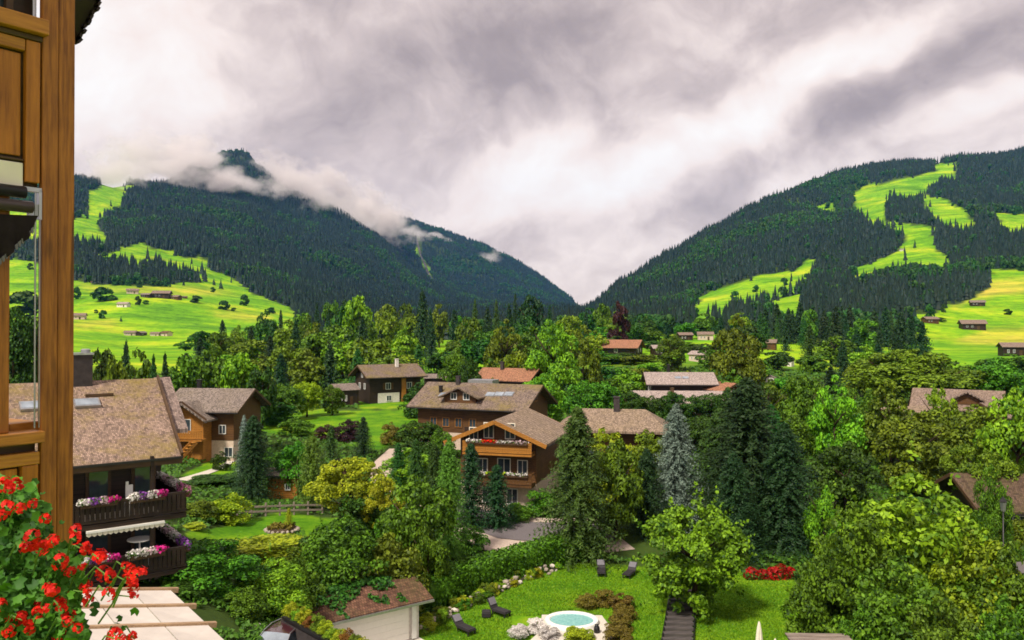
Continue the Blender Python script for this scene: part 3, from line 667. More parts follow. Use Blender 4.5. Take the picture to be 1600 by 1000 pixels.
TREE_NAME = {'fir': 'conifer_tree', 'conifer': 'conifer_tree', 'slim': 'conifer_tree', 'lowconifer': 'conifer_tree', 'pine': 'pine_tree'}
def tree(kind, px, ytop, wpx, d, mat, label, group=None, base=None, name=None, trunk_h=1.0, yaw=None, zb=None):
    """a tree at a bearing and depth whose top shows at row ytop; the foot stands on the land"""
    p = G(px, d)
    if zb is not None: p.z = zb
    h = zrow(ytop, d) - p.z; w = wpx / F * d
    con = kind in TREE_NAME
    nm = name or TREE_NAME.get(kind, 'deciduous_tree')
    yaw = random.uniform(0, 6.28) if yaw is None else yaw
    e = empty(nm, p, yaw, label, 'tree', group)
    put('trunk', PROTO['stem', 0] if con else proto('trunk'), e, scale=(max(w * 1.0, h * .6), max(w * 1.0, h * .6), h * trunk_h))
    put('crown', proto(kind), e, scale=(w, w, h), mat=M[mat])
    return e
def bush(px, ytop, wpx, d, mat, label, group=None, kind='bush', name='shrub', dw=1.0, cat='shrub', zb=None):
    p = G(px, d)
    if zb is not None: p.z = zb
    h = max(0.3, zrow(ytop, d) - p.z); w = wpx / F * d
    o = put(name, proto(kind), None, p, random.uniform(0, 6.28), (w, w * dw, h), M[mat])
    return props(o, label, cat, group)
# ---------------------------------------------------------------- the wooded slopes (uncountable: one mass)
lone = []
def meadow_tree(px, py, w, h, con, label):
    """a single tree or bush out on the pasture; row py is its foot, w and h are its size in the photograph"""
    d = hit(px, py, 300); p = G(px, d); k = d / F
    me = PROTO['farcon', len(lone) % 3] if con else PROTO['farbroad', len(lone) % 2]
    o = put('conifer_tree' if con else 'deciduous_tree', me, None, p, random.uniform(0, 6), (w * k, w * k, h * k), M['needle_dark' if con else 'leaf_dark'])
    props(o, label, 'tree', 'single trees on the pasture slopes'); lone.append(o); return o
for s in range(2): PROTO['farbroad', s] = crown_mesh('far_broadleaf', 'bush', 420, 0.11, 12, 330 + s, 0.26)
for px, py, w, h, con, lab in [
    (345, 452, 9, 17, 1, 'tall dark conifer alone on the pasture left of the wooded slope'), (334, 446, 8, 11, 1, 'slim conifer just left of the tall lone conifer'),
    (161, 471, 36, 22, 0, 'wide dark clump of trees above the hamlet'), (215, 477, 10, 14, 0, 'small upright tree below the hamlet houses'), (228, 476, 9, 7, 0, 'small bush next to the upright tree below the hamlet'),
    (306, 474, 18, 11, 0, 'rounded dark bush at the far end of the hamlet'), (350, 485, 17, 15, 0, 'rounded tree on the pasture below the lone conifer'), (161, 498, 13, 13, 0, 'round tree on the lower pasture'),
    (150, 490, 6, 6, 0, 'tiny bush beside the round tree on the lower pasture'), (189, 503, 5, 10, 1, 'tiny upright conifer on the lower pasture'), (382, 478, 14, 18, 0, 'tree with a pale post beside it at the pasture edge'),
    (332, 457, 8, 8, 0, 'small bush under the lone conifer'), (365, 487, 8, 6, 0, 'low bush right of the rounded tree on the pasture'), (424, 490, 14, 9, 0, 'low bush where the pasture meets the woods'),
    (120, 468, 12, 20, 0, 'dark tree at the corner post of the balcony'), (38, 497, 60, 40, 0, 'dense dark tree seen through the balcony opening'), (47, 422, 9, 11, 0, 'small round bush seen through the balcony opening above the dense tree'),
    (1574, 492, 13, 9, 0, 'small dark bush on the bright pasture right of the barns'), (1470, 503, 15, 7, 0, 'low dark bush beside the upper barn'), (1475, 489, 9, 13, 0, 'single tree at the hay meadow edge'),
    (1430, 388, 6, 14, 1, 'single conifer on the mid slope clearing'), (1452, 500, 14, 24, 0, 'leafy tree between the dark wood and the barns')]:
    meadow_tree(px, py, w, h, con, lab)

def forest_points():
    rng = np.random.RandomState(5); n = 900000
    px = rng.uniform(-160, 1780, n); d = np.exp(rng.uniform(math.log(470), math.log(5600), n))
    dens = np.where(d < 3300, 1 / 62.0, 1 / 130.0)            # trees per square metre
    area = (1940.0 / F) * d * d * math.log(5600 / 470.0)          # area each sample stands for, times n
    keep = rng.rand(n) < dens * area / n
    px, d = px[keep], d[keep]; z = H(px, d)
    fo, _, _, py = cover_of(px, d, z)
    # thinner stands and small clearings
    x = (px - CX) / F * d
    gap = fbm(x / 130.0, d / 130.0, 3, 77)
    fo &= ~((gap > 0.17) & (rng.rand(len(px)) < 0.55)) & (py > 190)
    rim = np.zeros(len(px), bool)                  # a few trees stray out of the edge of the wood on to the pasture
    for q in PASTURES: e_ = edge_dist(px, py, q); rim |= (e_ > 0) & (e_ < 5)
    fo |= rim & (d > 520) & (rng.rand(len(px)) < .022)
    # crest and face in view: drop what lies behind the crest
    crest = np.array([slope_row(np.full(240, p), np.exp(LD)).argmin() for p in np.linspace(-160, 1780, 60)])
    dc = np.interp(px, np.linspace(-160, 1780, 60), np.exp(LD[crest]))
    fo &= d < dc * 1.06
    px, d, z, x = px[fo], d[fo], z[fo], x[fo]
    br = ((fbm(x / 160.0, d / 160.0, 3, 91) > 0.07) & (rng.rand(len(x)) < 0.72)) | (rng.rand(len(x)) < 0.06)
    h = rng.uniform(12, 30, len(x)) * np.where(br, 0.66, 1.0) * np.where(d > 3300, 1.15, 1.0) * np.clip(d / 1500.0, 0.72, 1.0); w = np.where(br, h * 0.85, h * rng.uniform(.30, .44, len(x)))
    return np.stack([x, d, z - 0.5], 1), h, w, br
def forest():
    p, h, w, br = forest_points(); n = len(p)
    me = bpy.data.meshes.new('forest'); me.vertices.add(n); me.vertices.foreach_set('co', p.astype(np.float32).ravel())
    a = me.attributes.new('size', 'FLOAT_VECTOR', 'POINT'); a.data.foreach_set('vector', np.stack([w, w, h], 1).astype(np.float32).ravel())
    rng = np.random.RandomState(8); a = me.attributes.new('pick', 'INT', 'POINT'); a.data.foreach_set('value', np.where(br, 3, rng.randint(0, 3, n)).astype(np.int32))
    a = me.attributes.new('turn', 'FLOAT_VECTOR', 'POINT'); t = np.zeros((n, 3), np.float32); t[:, 2] = rng.uniform(0, 6.28, n); t[:, :2] = rng.normal(size=(n, 2)) * 0.03; a.data.foreach_set('vector', t.ravel())
    me.update()
    o = put('forest', me); props(o, 'dark spruce forest covering the mountain slopes', None, None, 'stuff')
    ng = bpy.data.node_groups.new('planting', 'GeometryNodeTree')
    ng.interface.new_socket('Geometry', in_out='INPUT', socket_type='NodeSocketGeometry'); ng.interface.new_socket('Geometry', in_out='OUTPUT', socket_type='NodeSocketGeometry')
    N = ng.nodes; L = ng.links; gi = N.new('NodeGroupInput'); go = N.new('NodeGroupOutput'); ip = N.new('GeometryNodeInstanceOnPoints'); g2i = N.new('GeometryNodeGeometryToInstance')
    src = {}
    for q in lone: src.setdefault(q.data.name, q)
    order = [src[PROTO['farcon', i].name] for i in range(3)] + [src[PROTO['farbroad', 0].name]]
    for q in reversed(order):           # one input socket that takes several links
        oi = N.new('GeometryNodeObjectInfo'); oi.inputs['Object'].default_value = q; oi.transform_space = 'ORIGINAL'; oi.inputs['As Instance'].default_value = False
        if q is order[3]:
            sm = N.new('GeometryNodeSetMaterial'); sm.inputs['Material'].default_value = M['forest_broad']; L.new(oi.outputs['Geometry'], sm.inputs[0]); gout = sm.outputs[0]
        else:
            sm = N.new('GeometryNodeSetMaterial'); sm.inputs['Material'].default_value = M['forest_needle']; L.new(oi.outputs['Geometry'], sm.inputs[0]); gout = sm.outputs[0]
        L.new(gout, g2i.inputs[0])
    def named(nm, ty):
        x = N.new('GeometryNodeInputNamedAttribute'); x.data_type = ty; x.inputs['Name'].default_value = nm; return x.outputs['Attribute']
    L.new(gi.outputs[0], ip.inputs['Points']); L.new(g2i.outputs[0], ip.inputs['Instance']); ip.inputs['Pick Instance'].default_value = True
    L.new(named('pick', 'INT'), ip.inputs['Instance Index']); L.new(named('size', 'FLOAT_VECTOR'), ip.inputs['Scale'])
    L.new(named('turn', 'FLOAT_VECTOR'), ip.inputs['Rotation']); L.new(ip.outputs[0], go.inputs[0])
    md = o.modifiers.new('planting', 'NODES'); md.node_group = ng
    print('FOREST', n)
M['forest_needle'] = leafmat('forest_needle', (0.002, 0.010, 0.009), (0.013, 0.034, 0.019), trans=0.05, hue=0.035)
M['forest_broad'] = leafmat('forest_broad', (0.016, 0.07, 0.014), (0.05, 0.14, 0.018), trans=0.2, hue=0.02)
forest()
# ---------------------------------------------------------------- trees and shrubs one can tell apart
T = tree
ORD = ['first', 'second', 'third', 'fourth', 'fifth', 'sixth', 'seventh', 'eighth', 'ninth', 'tenth', 'eleventh', 'twelfth', 'thirteenth']
# round the lawn
T('fir', 902, 634, 176, 62, 'needle_olive', 'tall olive dark conifer standing at the back edge of the lawn')
T('fir', 1056, 630, 130, 70, 'needle_blue', 'silvery blue spruce between the olive dark conifer and the dark firs')
T('maple', 1084, 783, 172, 50, 'leaf_maple', 'young maple with bright green leaves standing alone on the lawn')
T('fir', 1168, 588, 240, 68, 'needle_dark', 'tallest of the dark firs behind the lawn maple')
T('fir', 1226, 660, 170, 64, 'needle_dark', 'dark fir above the red flower bed')
T('fir', 1124, 636, 160, 72, 'needle_mid', 'dark green fir between the blue spruce and the tallest fir')
T('fir', 1204, 632, 150, 73, 'needle_mid', 'dark green fir just right of the tallest dark fir')
T('fir', 1146, 706, 130, 62, 'needle_dark', 'lower dark fir standing in front of the tallest fir')
T('fir', 1010, 700, 100, 68, 'needle_dark', 'dark spruce half hidden left of the blue spruce')
T('round', 962, 690, 92, 66, 'leaf_mid', 'green leafy tree tucked behind the tall olive dark conifer')
T('birch', 950, 668, 110, 74, 'leaf_lime', 'yellow green leafy tree in front of the tan hipped roof')
T('round', 1010, 672, 60, 84, 'leaf_olive', 'olive leafy tree at the corner of the tan hipped roof')
# the big shrubs at the lower right
for px, yt, w, d, m, lab in [
    (1425, 742, 250, 45, 'leaf_light', 'tallest broad shrub tree with light green shoots at the bottom right'),
    (1330, 790, 150, 43, 'leaf_mid', 'fresh green shrub left of the tallest shrub tree'),
    (1292, 856, 140, 41, 'leaf_mid', 'mid green shrub at the lawn edge beside the red flowers'),
    (1400, 875, 190, 39, 'leaf_mid', 'deep green shrub in front of the tallest shrub tree'),
    (1520, 835, 180, 42, 'leaf_light', 'green shrub below the lantern post'),
    (1590, 850, 150, 40, 'leaf_mid', 'green shrub at the right edge under the hedge'),
    (1470, 930, 150, 36, 'leaf_mid', 'leafy green shrub at the bottom edge of the shrubbery'),
    (1570, 935, 150, 35, 'leaf_mid', 'dark green shrub in the bottom right corner'),
    (1345, 945, 90, 38, 'leaf_mid', 'low green shrub behind the wooden roof at the bottom')]:
    bush(px, yt, w, d, m, lab, kind='bigbush', name='shrub')
T('ovate', 1285, 750, 60, 62, 'leaf_light', 'slender light green tree behind the shrubbery with pale dry blossom')
# right middle
T('ovate', 1303, 588, 92, 92, 'leaf_light', 'light green pyramid shaped tree at the right')
T('ovate', 1256, 562, 84, 108, 'leaf_mid', 'mid green oval tree left of the light pyramid tree')
T('spread', 1422, 545, 200, 145, 'leaf_olive', 'big spreading yellow green tree behind the pink roofed chalet')
T('birch', 1392, 592, 100, 98, 'leaf_olive', 'loose yellow green tree left of the pink roofed chalet')
T('round', 1505, 626, 130, 90, 'leaf_olive', 'olive round tree under the pink roofed chalet')
T('round', 1430, 648, 130, 84, 'leaf_olive', 'olive tree with reddish patches below the big spreading tree')
T('round', 1588, 610, 120, 72, 'leaf_light', 'green round tree at the right edge above the brown shingle roof')
T('round', 1345, 600, 70, 100, 'leaf_mid', 'green tree between the pyramid tree and the big spreading tree')
T('round', 1560, 560, 110, 140, 'leaf_mid', 'mid green tree behind the pink roofed chalet')
T('round', 1475, 560, 120, 150, 'leaf_mid', 'broad green tree on the skyline of the pink roof')
T('round', 1225, 640, 90, 92, 'leaf_mid', 'green tree beside the tallest dark fir')
T('ovate', 1196, 585, 90, 120, 'leaf_mid', 'green tree behind the tallest dark fir')
T('round', 1320, 690, 110, 72, 'leaf_dark', 'dark green tree at the foot of the pyramid tree')
bush(1548, 728, 60, 60, 'leaf_mid', 'green shrub covering the left corner of the brown shingle roof', kind='bigbush')
T('spread', 1530, 690, 110, 72, 'leaf_olive', 'yellowish tree left of the brown shingle roof')
# centre
T('birch', 865, 498, 90, 150, 'leaf_light', 'tall light green birch left of a second birch in the village centre')
T('birch', 912, 505, 62, 165, 'leaf_olive', 'olive tinted tall birch right of the light green birch')
T('ovate', 790, 500, 72, 190, 'leaf_olive', 'yellowish tall tree behind the red roofed house')
T('round', 850, 585, 80, 128, 'leaf_light', 'light tree below the birches beside the grey brown roof')
T('round', 925, 590, 90, 120, 'leaf_mid', 'mid green tree below the olive birch')
T('ovate', 1150, 490, 92, 165, 'leaf_olive', 'tall olive tree behind the long pale roof')
for i, (px, yt, w, d) in enumerate([(1196, 480, 30, 400), (1214, 474, 34, 410), (1232, 480, 30, 390), (1250, 472, 36, 405), (1270, 476, 32, 400), (1288, 484, 34, 380), (1306, 478, 44, 330), (1328, 476, 32, 420), (1366, 482, 34, 400), (1384, 478, 32, 410), (1408, 486, 40, 330), (1440, 500, 46, 300), (1424, 492, 36, 360)]):
    T('lowconifer', px, yt, w, d, 'needle_dark', 'dark spruce, %s from the left in the row under the right mountain' % ORD[i] if i not in (6, 10, 11) else ['broad tall spruce standing forward in the middle of the dark spruce row', 'tall spruce left of the last spruce before the bright right pasture', 'big pointed spruce at the edge of the bright right pasture'][(6, 10, 11).index(i)], 'dark spruces at the foot of the right mountain')
for px, yt, w, d, m, lab in [(940, 549, 50, 252, 'leaf_mid', 'green tree hiding the left wall of the orange roofed house'), (978, 551, 44, 255, 'leaf_dark', 'dark tree hiding the front of the orange roofed house'), (1010, 553, 40, 252, 'leaf_olive', 'olive tree hiding the gable of the orange roofed house'), (1578, 553, 56, 240, 'leaf_mid', 'green tree in front of the purplish roof at the right edge'), (1225, 590, 50, 170, 'leaf_mid', 'green tree below the white gabled house'), (1180, 600, 60, 130, 'leaf_dark', 'dark tree left of the white gabled house')]:
    T('lowround', px, yt, w, d, m, lab)
T('round', 1050, 524, 52, 230, 'leaf_mid', 'round green tree between two village houses')
for px, yt, w in [(985, 604, 44), (1016, 610, 48), (1050, 606, 50), (1084, 612, 46), (1112, 606, 50), (1140, 600, 46), (1030, 638, 70), (1085, 642, 80)]:
    T('round', px, yt + 6, w, 135 if yt < 620 else 108, 'leaf_dark', 'dark green tree below the long pale roof, %s' % ('%s from the left in the upper row' % ORD[int((px - 985) / 30)] if yt < 620 else 'left one of the nearer pair' if px < 1050 else 'right one of the nearer pair'), 'trees below the long pale roof')
for px, yt, w, d, m in [(950, 552, 50, 250, 'leaf_mid'), (990, 556, 44, 245, 'leaf_olive'), (1015, 566, 40, 225, 'leaf_light'), (1130, 545, 50, 230, 'leaf_dark'), (1180, 560, 50, 210, 'leaf_mid'), (960, 590, 60, 165, 'leaf_mid'), (1150, 560, 40, 200, 'leaf_olive'), (1545, 560, 40, 250, 'leaf_mid'), (1590, 562, 50, 240, 'leaf_dark'), (770, 592, 30, 140, 'leaf_mid')]:
    T('lowround', px, yt, w, d, m, {'leaf_mid': 'mid green', 'leaf_olive': 'olive', 'leaf_light': 'light green', 'leaf_dark': 'dark green'}[m] + ' low tree screening the walls of a village house', 'low trees in front of village houses')
T('round', 714, 545, 56, 150, 'leaf_mid', 'green tree right of the dark timber chalet in the meadow')
T('round', 735, 560, 40, 140, 'leaf_dark', 'dark green tree left of the red roofed house')
bush(566, 768, 90, 60, 'leaf_dark', 'dark shrub under the golden maple')
bush(610, 790, 60, 57, 'leaf_mid', 'green shrub between the golden maple and the dense green tree')
bush(290, 905, 80, 38, 'leaf_dark', 'dark shrub in front of the ground floor of the dark chalet')
bush(265, 900, 50, 39, 'leaf_olive', 'olive shrub at the foot of the dark chalet')
bush(690, 668, 46, 97, 'leaf_mid', 'green shrub in front of the left windows of the grey brown roofed chalet')
bush(668, 690, 56, 92, 'leaf_dark', 'dark shrub beside the pink path above the conifer group')
bush(655, 598, 62, 138, 'leaf_dark', 'dark spreading shrub in front of the dark timber chalet')
bush(690, 600, 34, 132, 'leaf_light', 'light shrub beside the grey brown roof')
T('round', 480, 593, 48, 140, 'leaf_lime', 'bright lime green round tree at the edge of the yellow meadow')
T('round', 520, 602, 40, 142, 'leaf_mid', 'green round tree next to the lime green tree')
T('round', 440, 600, 70, 135, 'leaf_mid', 'green tree between the lime tree and the left chalets')
bush(430, 628, 80, 130, 'leaf_dark', 'dark hedge like shrub under the green trees left of the lime tree')
# hedges, beds and small trees in the sloping gardens
bush(545, 655, 48, 112, 'leaf_purple', 'purple leaved shrub on the yellow meadow slope')
bush(510, 663, 40, 114, 'leaf_purple', 'smaller purple shrub left of the larger purple one')
T('conifer', 568, 650, 44, 98, 'needle_dark', 'small dark conifer below the purple shrub')
T('lowconifer', 518, 664, 34, 98, 'needle_mid', 'small green conifer left of the small dark conifer')
bush(462, 652, 60, 118, 'leaf_mid', 'green shrub on the meadow slope left of the purple shrubs')
bush(610, 660, 36, 108, 'leaf_brown', 'brownish shrub on the yellow meadow slope')
T('round', 655, 655, 70, 100, 'leaf_dark', 'dark leafy tree at the corner of the grey brown roofed chalet')
T('fir', 396, 648, 110, 72, 'needle_dark', 'broad dark fir beside the small orange shed')
T('conifer', 382, 648, 36, 84, 'needle_blue', 'bluish conifer behind the broad dark fir')
T('slim', 488, 682, 66, 68, 'needle_light', 'light green conical tree right of the orange shed')
T('round', 462, 690, 60, 74, 'leaf_mid', 'green tree behind the orange shed')
T('spread', 548, 714, 130, 62, 'leaf_yellow', 'golden yellow maple with layered branches above the lawn')
T('spread', 598, 752, 70, 60, 'leaf_yellow', 'smaller yellow green maple right of the golden maple')
for px, yt, w, d, lab in [(622, 690, 42, 80, 'first conifer from the left in the dark group beside the pink path'), (650, 684, 46, 79, 'middle conifer in the dark group beside the pink path'), (678, 694, 44, 78, 'right conifer in the dark group beside the pink path')]:
    T('conifer', px, yt, w, d, 'needle_mid', lab)
bush(640, 700, 90, 82, 'leaf_light', 'light green shrub behind the dark conifer group')
T('fir', 702, 682, 92, 60, 'needle_light', 'tall slim conifer with light green tips by the road')
T('conifer', 736, 690, 78, 68, 'needle_dark', 'dark conifer between the slim conifer and the chalet balconies')
T('conifer', 776, 724, 78, 68, 'needle_dark', 'short dark conifer in front of the chalet balconies')
T('round', 648, 744, 128, 54, 'leaf_mid', 'dense green tree above the garage roof')
T('ovate', 668, 800, 70, 52, 'leaf_mid', 'green tree at the right end of the garage roof')
bush(806, 786, 58, 70.5, 'leaf_mid', 'rounded green shrub beside the road in front of the chalet')
T('birch', 1466, 598, 64, 100, 'leaf_light', 'slender light green tree covering the left end of the pink roof')
bush(846, 764, 64, 72.5, 'leaf_mid', 'green shrub against the pale ground floor of the brown chalet')
bush(738, 820, 52, 62, 'leaf_mid', 'clipped green shrub at the foot of the slim conifer')
bush(538, 808, 170, 48.5, 'leaf_mid', 'wide deep green shrub above the creeper on the garage roof', kind='bigbush')
bush(612, 832, 110, 49, 'leaf_olive', 'olive shrub between the wide deep green shrub and the green tree')
bush(412, 838, 150, 54, 'leaf_yellow', 'yellow green hedge shrub below the flower bed lawn')
bush(470, 850, 90, 51, 'leaf_olive', 'olive shrub right of the yellow green hedge shrub')
bush(332, 842, 160, 40, 'leaf_mid', 'large rounded green shrub beside the glass canopy', kind='bigbush')
bush(425, 872, 120, 41, 'leaf_light', 'light green shrub right of the large rounded shrub', kind='bigbush')
bush(385, 915, 70, 38, 'leaf_mid', 'green shrub with reddish tips behind the parked car')
bush(462, 872, 90, 44, 'leaf_mid', 'green shrub between the car and the garage roof', kind='bigbush')
bush(462, 912, 60, 42.5, 'leaf_light', 'light green shrub between the car and the left end of the garage roof')
bush(360, 770, 70, 62, 'leaf_lime', 'round yellow green shrub at the top of the flower bed lawn')
bush(312, 780, 60, 60, 'leaf_olive', 'olive shrub beside the flower balconies')
bush(300, 828, 50, 56, 'leaf_yellow', 'yellowish shrub at the corner of the flower balconies')
bush(345, 705, 30, 90, 'leaf_dark', 'small dark shrub on the lawn of the timber chalet')
bush(330, 742, 90, 78, 'leaf_dark', 'dark hedge like shrub below the lawn of the timber chalet')
bush(420, 700, 50, 90, 'leaf_mid', 'green shrub above the orange shed')
bush(530, 716, 40, 80, 'leaf_purple', 'dark red shrub behind the golden maple')
for px, yt, w, d, kind, m, lab in [(128, 548, 34, 100, 'lowround', 'leaf_light', 'light green tree beside the stone chimney'), (160, 540, 46, 120, 'lowround', 'leaf_dark', 'dark round tree right of the stone chimney'), (197, 530, 34, 125, 'lowconifer', 'needle_dark', 'dark conifer behind the mossy shingle roof'),
        (216, 548, 50, 115, 'lowround', 'leaf_mid', 'green tree behind the ridge of the mossy roof'), (240, 553, 30, 110, 'lowconifer', 'needle_mid', 'first small spruce behind the right end of the mossy ridge'), (258, 550, 30, 112, 'lowconifer', 'needle_dark', 'second small spruce behind the right end of the mossy ridge'),
        (180, 560, 44, 90, 'lowround', 'leaf_olive', 'olive tree just over the mossy ridge'), (288, 552, 60, 128, 'lowround', 'leaf_mid', 'green tree left of the grey roof with the orange balcony'), (330, 545, 66, 140, 'lowround', 'leaf_mid', 'bright green tree above the grey roof with the orange balcony'), (375, 552, 60, 135, 'lowround', 'leaf_light', 'light green tree above the right end of that grey roof'), (410, 570, 50, 125, 'lowround', 'leaf_dark', 'dark green tree right of the orange balcony chalet'),
        (945, 566, 60, 200, 'lowround', 'leaf_mid', 'green tree under the orange roofed house'), (1000, 575, 40, 178, 'lowround', 'leaf_olive', 'olive tree at the left end of the pale roofs'), (1110, 545, 46, 240, 'lowround', 'leaf_mid', 'green tree behind the pale roofs'), (1140, 530, 40, 280, 'lowround', 'leaf_light', 'light tree behind the tall olive tree'), (1180, 520, 44, 300, 'lowround', 'leaf_dark', 'dark tree behind the pinkish long roof'), (1215, 548, 50, 240, 'lowround', 'leaf_dark', 'dark tree in front of the white walled house'), (1100, 490, 40, 420, 'lowround', 'leaf_mid', 'far green tree above the upper village row')]:
    T(kind, px, yt, w, d, m, lab)
T('round', 20, 470, 90, 120, 'leaf_dark', 'dark green tree seen through the balcony opening behind the shingle roof')
# the belt of trees across the valley in front of the mountains
prof_x = [100, 180, 260, 300, 380, 440, 470, 540, 600, 640, 700, 760, 820, 870, 930, 980, 1040, 1100, 1180, 1240, 1300, 1380, 1450, 1520, 1600, 1700]
prof_y = [545, 545, 545, 522, 505, 485, 478, 468, 482, 480, 486, 476, 470, 486, 482, 494, 508, 505, 492, 488, 490, 498, 515, 540, 545, 545]
T('lowconifer', 660, 450, 40, 330, 'needle_dark', 'dark pointed spruce standing above the middle of the tree belt')
T('column', 830, 457, 44, 330, 'needle_dark', 'dark square topped conifer clump left of the birches')
T('column', 967, 472, 38, 300, 'leaf_purple', 'dark purple leaved beech right of the birches')
T('lowround', 558, 462, 46, 320, 'leaf_light', 'light green round tree highest in the tree belt left of the spruce')
T('lowround', 1350, 496, 48, 330, 'leaf_mid', 'round bluish green tree among the dark spruces at the right')
BOX = [(540, 555, 665, 640, 165), (660, 550, 700, 590, 178), (750, 575, 845, 612, 150), (965, 576, 1145, 612, 150), (925, 525, 1015, 560, 275), (1020, 535, 1110, 570, 270), (1040, 500, 1120, 530, 380),
       (1190, 505, 1240, 600, 300), (270, 595, 400, 700, 110), (440, 575, 560, 650, 150), (1560, 535, 1600, 560, 325), (1450, 575, 1580, 640, 130), (1068, 512, 1125, 530, 395)]
LANDMARKS = [(130, 'stone chimney'), (215, 'hamlet'), (338, 'orange balcony chalet'), (480, 'lime tree'), (606, 'dark timber chalet'), (700, 'small grey house'), (798, 'terracotta roof'), (885, 'birches'), (968, 'orange roofed house'), (1064, 'pale roofs'), (1170, 'tallest fir'), (1256, 'oval tree'), (1345, 'pyramid tree'), (1440, 'big spreading tree'), (1540, 'pink roofs')]
def clear_of(px, yt, yb, w, d):
    for x0, y0, x1, y1, dh in BOX:
        if d < dh and px + w * .45 > x0 and px - w * .45 < x1 and yt < y1 and yb > y0: return False
    return True
fr = random.Random(11)
LAYERS = [(420, -2, 27, 34), (340, 12, 30, 42), (275, 32, 36, 50), (220, 54, 42, 58), (172, 78, 48, 62)]
WORD = {'leaf_mid': 'mid green', 'leaf_light': 'light green', 'leaf_dark': 'dark green', 'leaf_olive': 'olive green', 'needle_dark': 'blackish green', 'needle_mid': 'deep green'}
for li, (d0, off, step, wid) in enumerate(LAYERS):
    px = 105 + fr.uniform(0, 20)
    while px < 1625:
        d = d0 * fr.uniform(.9, 1.1); base = np.interp(px, prof_x, prof_y) + off
        coni = fr.random() < (0.75 if (1185 < px < 1450 or 270 < px < 330 or 455 < px < 500) and d0 > 250 else 0.2)
        yt = base + fr.uniform(-9, 14) - (6 if coni else 0); w = wid * fr.uniform(.8, 1.3) * (0.62 if coni else 1.0)
        yb = HY + (CZ - gz(px, d)) / d * F
        if yb - yt > 14 and clear_of(px, yt, yb, w, d) and not (px > 1440 and d > 250 and fr.random() < .8) and not (px < 270 and fr.random() < .35):
            m = fr.choice(['needle_dark', 'needle_dark', 'needle_mid']) if coni else fr.choice(['leaf_mid', 'leaf_mid', 'leaf_light', 'leaf_dark', 'leaf_olive'])
            row = 'far' if li < 2 else 'middle' if li < 4 else 'near'
            lx, lm = min(LANDMARKS, key=lambda q: abs(q[0] - px)); side = 'behind' if abs(lx - px) < 22 else 'left of' if px < lx else 'right of'
            lab = '%s %s, %s row of valley trees, %s the %s' % (WORD[m], 'conifer' if coni else 'leafy tree', row, side, lm)
            T('lowconifer' if coni else fr.choice(['lowround', 'lowovate', 'lowround']), px, yt, w, d, m, lab, 'trees of the valley belt')
        px += step * fr.uniform(.75, 1.25)
# hedge between the lawn and the road, clipped, with a sunlit top
def hedge(name, pts, w, h, mat, label, n=2600, leaf=0.10, seed=3, cat='hedge'):
    rng = np.random.RandomState(seed); b = MB(); vs = []; qs = []
    for (a, c) in zip(pts[:-1], pts[1:]):
        a = Vector(a); c = Vector(c); b.bar(a + Vector((0, 0, h * .46)), c + Vector((0, 0, h * .46)), w * .82, h * .9)
    me0 = b.mesh('hedge', M[mat]); segs = [(np.array(a), np.array(c)) for a, c in zip(pts[:-1], pts[1:])]
    L_ = np.array([np.linalg.norm(c - a) for a, c in segs]); k = rng.choice(len(segs), n, p=L_ / L_.sum())
    A = np.array([s[0] for s in segs])[k]; C = np.array([s[1] for s in segs])[k]; t = rng.rand(n)[:, None]; ax = (C - A); ax /= np.linalg.norm(ax, axis=1, keepdims=True); sd_ = np.stack([ax[:, 1], -ax[:, 0], np.zeros(n)], 1)
    face = rng.rand(n); side = np.where(face < .33, -1.0, np.where(face < .66, 1.0, rng.uniform(-1, 1, n))); up = np.where(face >= .66, 1.0, rng.rand(n))
    c = A + (C - A) * t + sd_ * (side * w / 2)[:, None] + np.array([0, 0, 1.]) * (up * h)[:, None] + rng.normal(size=(n, 3)) * leaf * .6
    nr = np.where((face < .66)[:, None], sd_ * side[:, None], np.array([0, 0, 1.])) + rng.normal(size=(n, 3)) * .55
    v, q = leaf_quads(c, nr, np.full(n, leaf), rng)
    v0 = np.array([x.co for x in me0.vertices]); q0 = np.array([list(p.vertices) for p in me0.polygons])
    return props(put(name, np_mesh('hedge', np.concatenate([v0, v]), np.concatenate([q0, q + len(v0)]), M[mat])), label, cat)
def ground_line(pts, dz=0.0): return [tuple(G(px, d) + Vector((0, 0, dz))) for px, d in pts]
hedge('hedge', ground_line([(664, 51.2), (720, 54), (790, 57), (855, 60.2), (930, 63.5)]), 1.9, 1.75, 'leaf_mid', 'long clipped hedge with a sunlit top between the lawn and the road', 9000, 0.12)
hedge('hedge', ground_line([(1540, 64), (1610, 64)]), 1.6, 1.9, 'leaf_olive', 'low clipped hedge behind the lantern post under the brown shingle roof', 2500, 0.12, 5)
# ---------------------------------------------------------------- houses
def gable_roof(L, D, h, pitch, ov, th=0.22, ovx=None, yr=0.0):
    """two thick slopes with the ridge along x"""
    ovx = ov if ovx is None else ovx; b = MB(); t = math.tan(R(pitch)); rz = h + (D / 2) * t; x0, x1 = -L / 2 - ovx, L / 2 + ovx
    for s in (-1, 1):
        ye = s * (D / 2 + ov); ze = h - ov * t
        b.prism([(x0, yr, rz + .02), (x0, ye, ze), (x0, ye, ze + th), (x0, yr, rz + th + .02)], (x1 - x0, 0, 0))
    return b, rz
def wall_shell(L, D, h, pitch, z0=0.0):
    b = MB(); t = math.tan(R(pitch)); rz = h + D / 2 * t - 0.05
    b.prism([(-L / 2, -D / 2, z0), (-L / 2, D / 2, z0), (-L / 2, D / 2, h - .03), (-L / 2, 0, rz), (-L / 2, -D / 2, h - .03)], (L, 0, 0)); return b
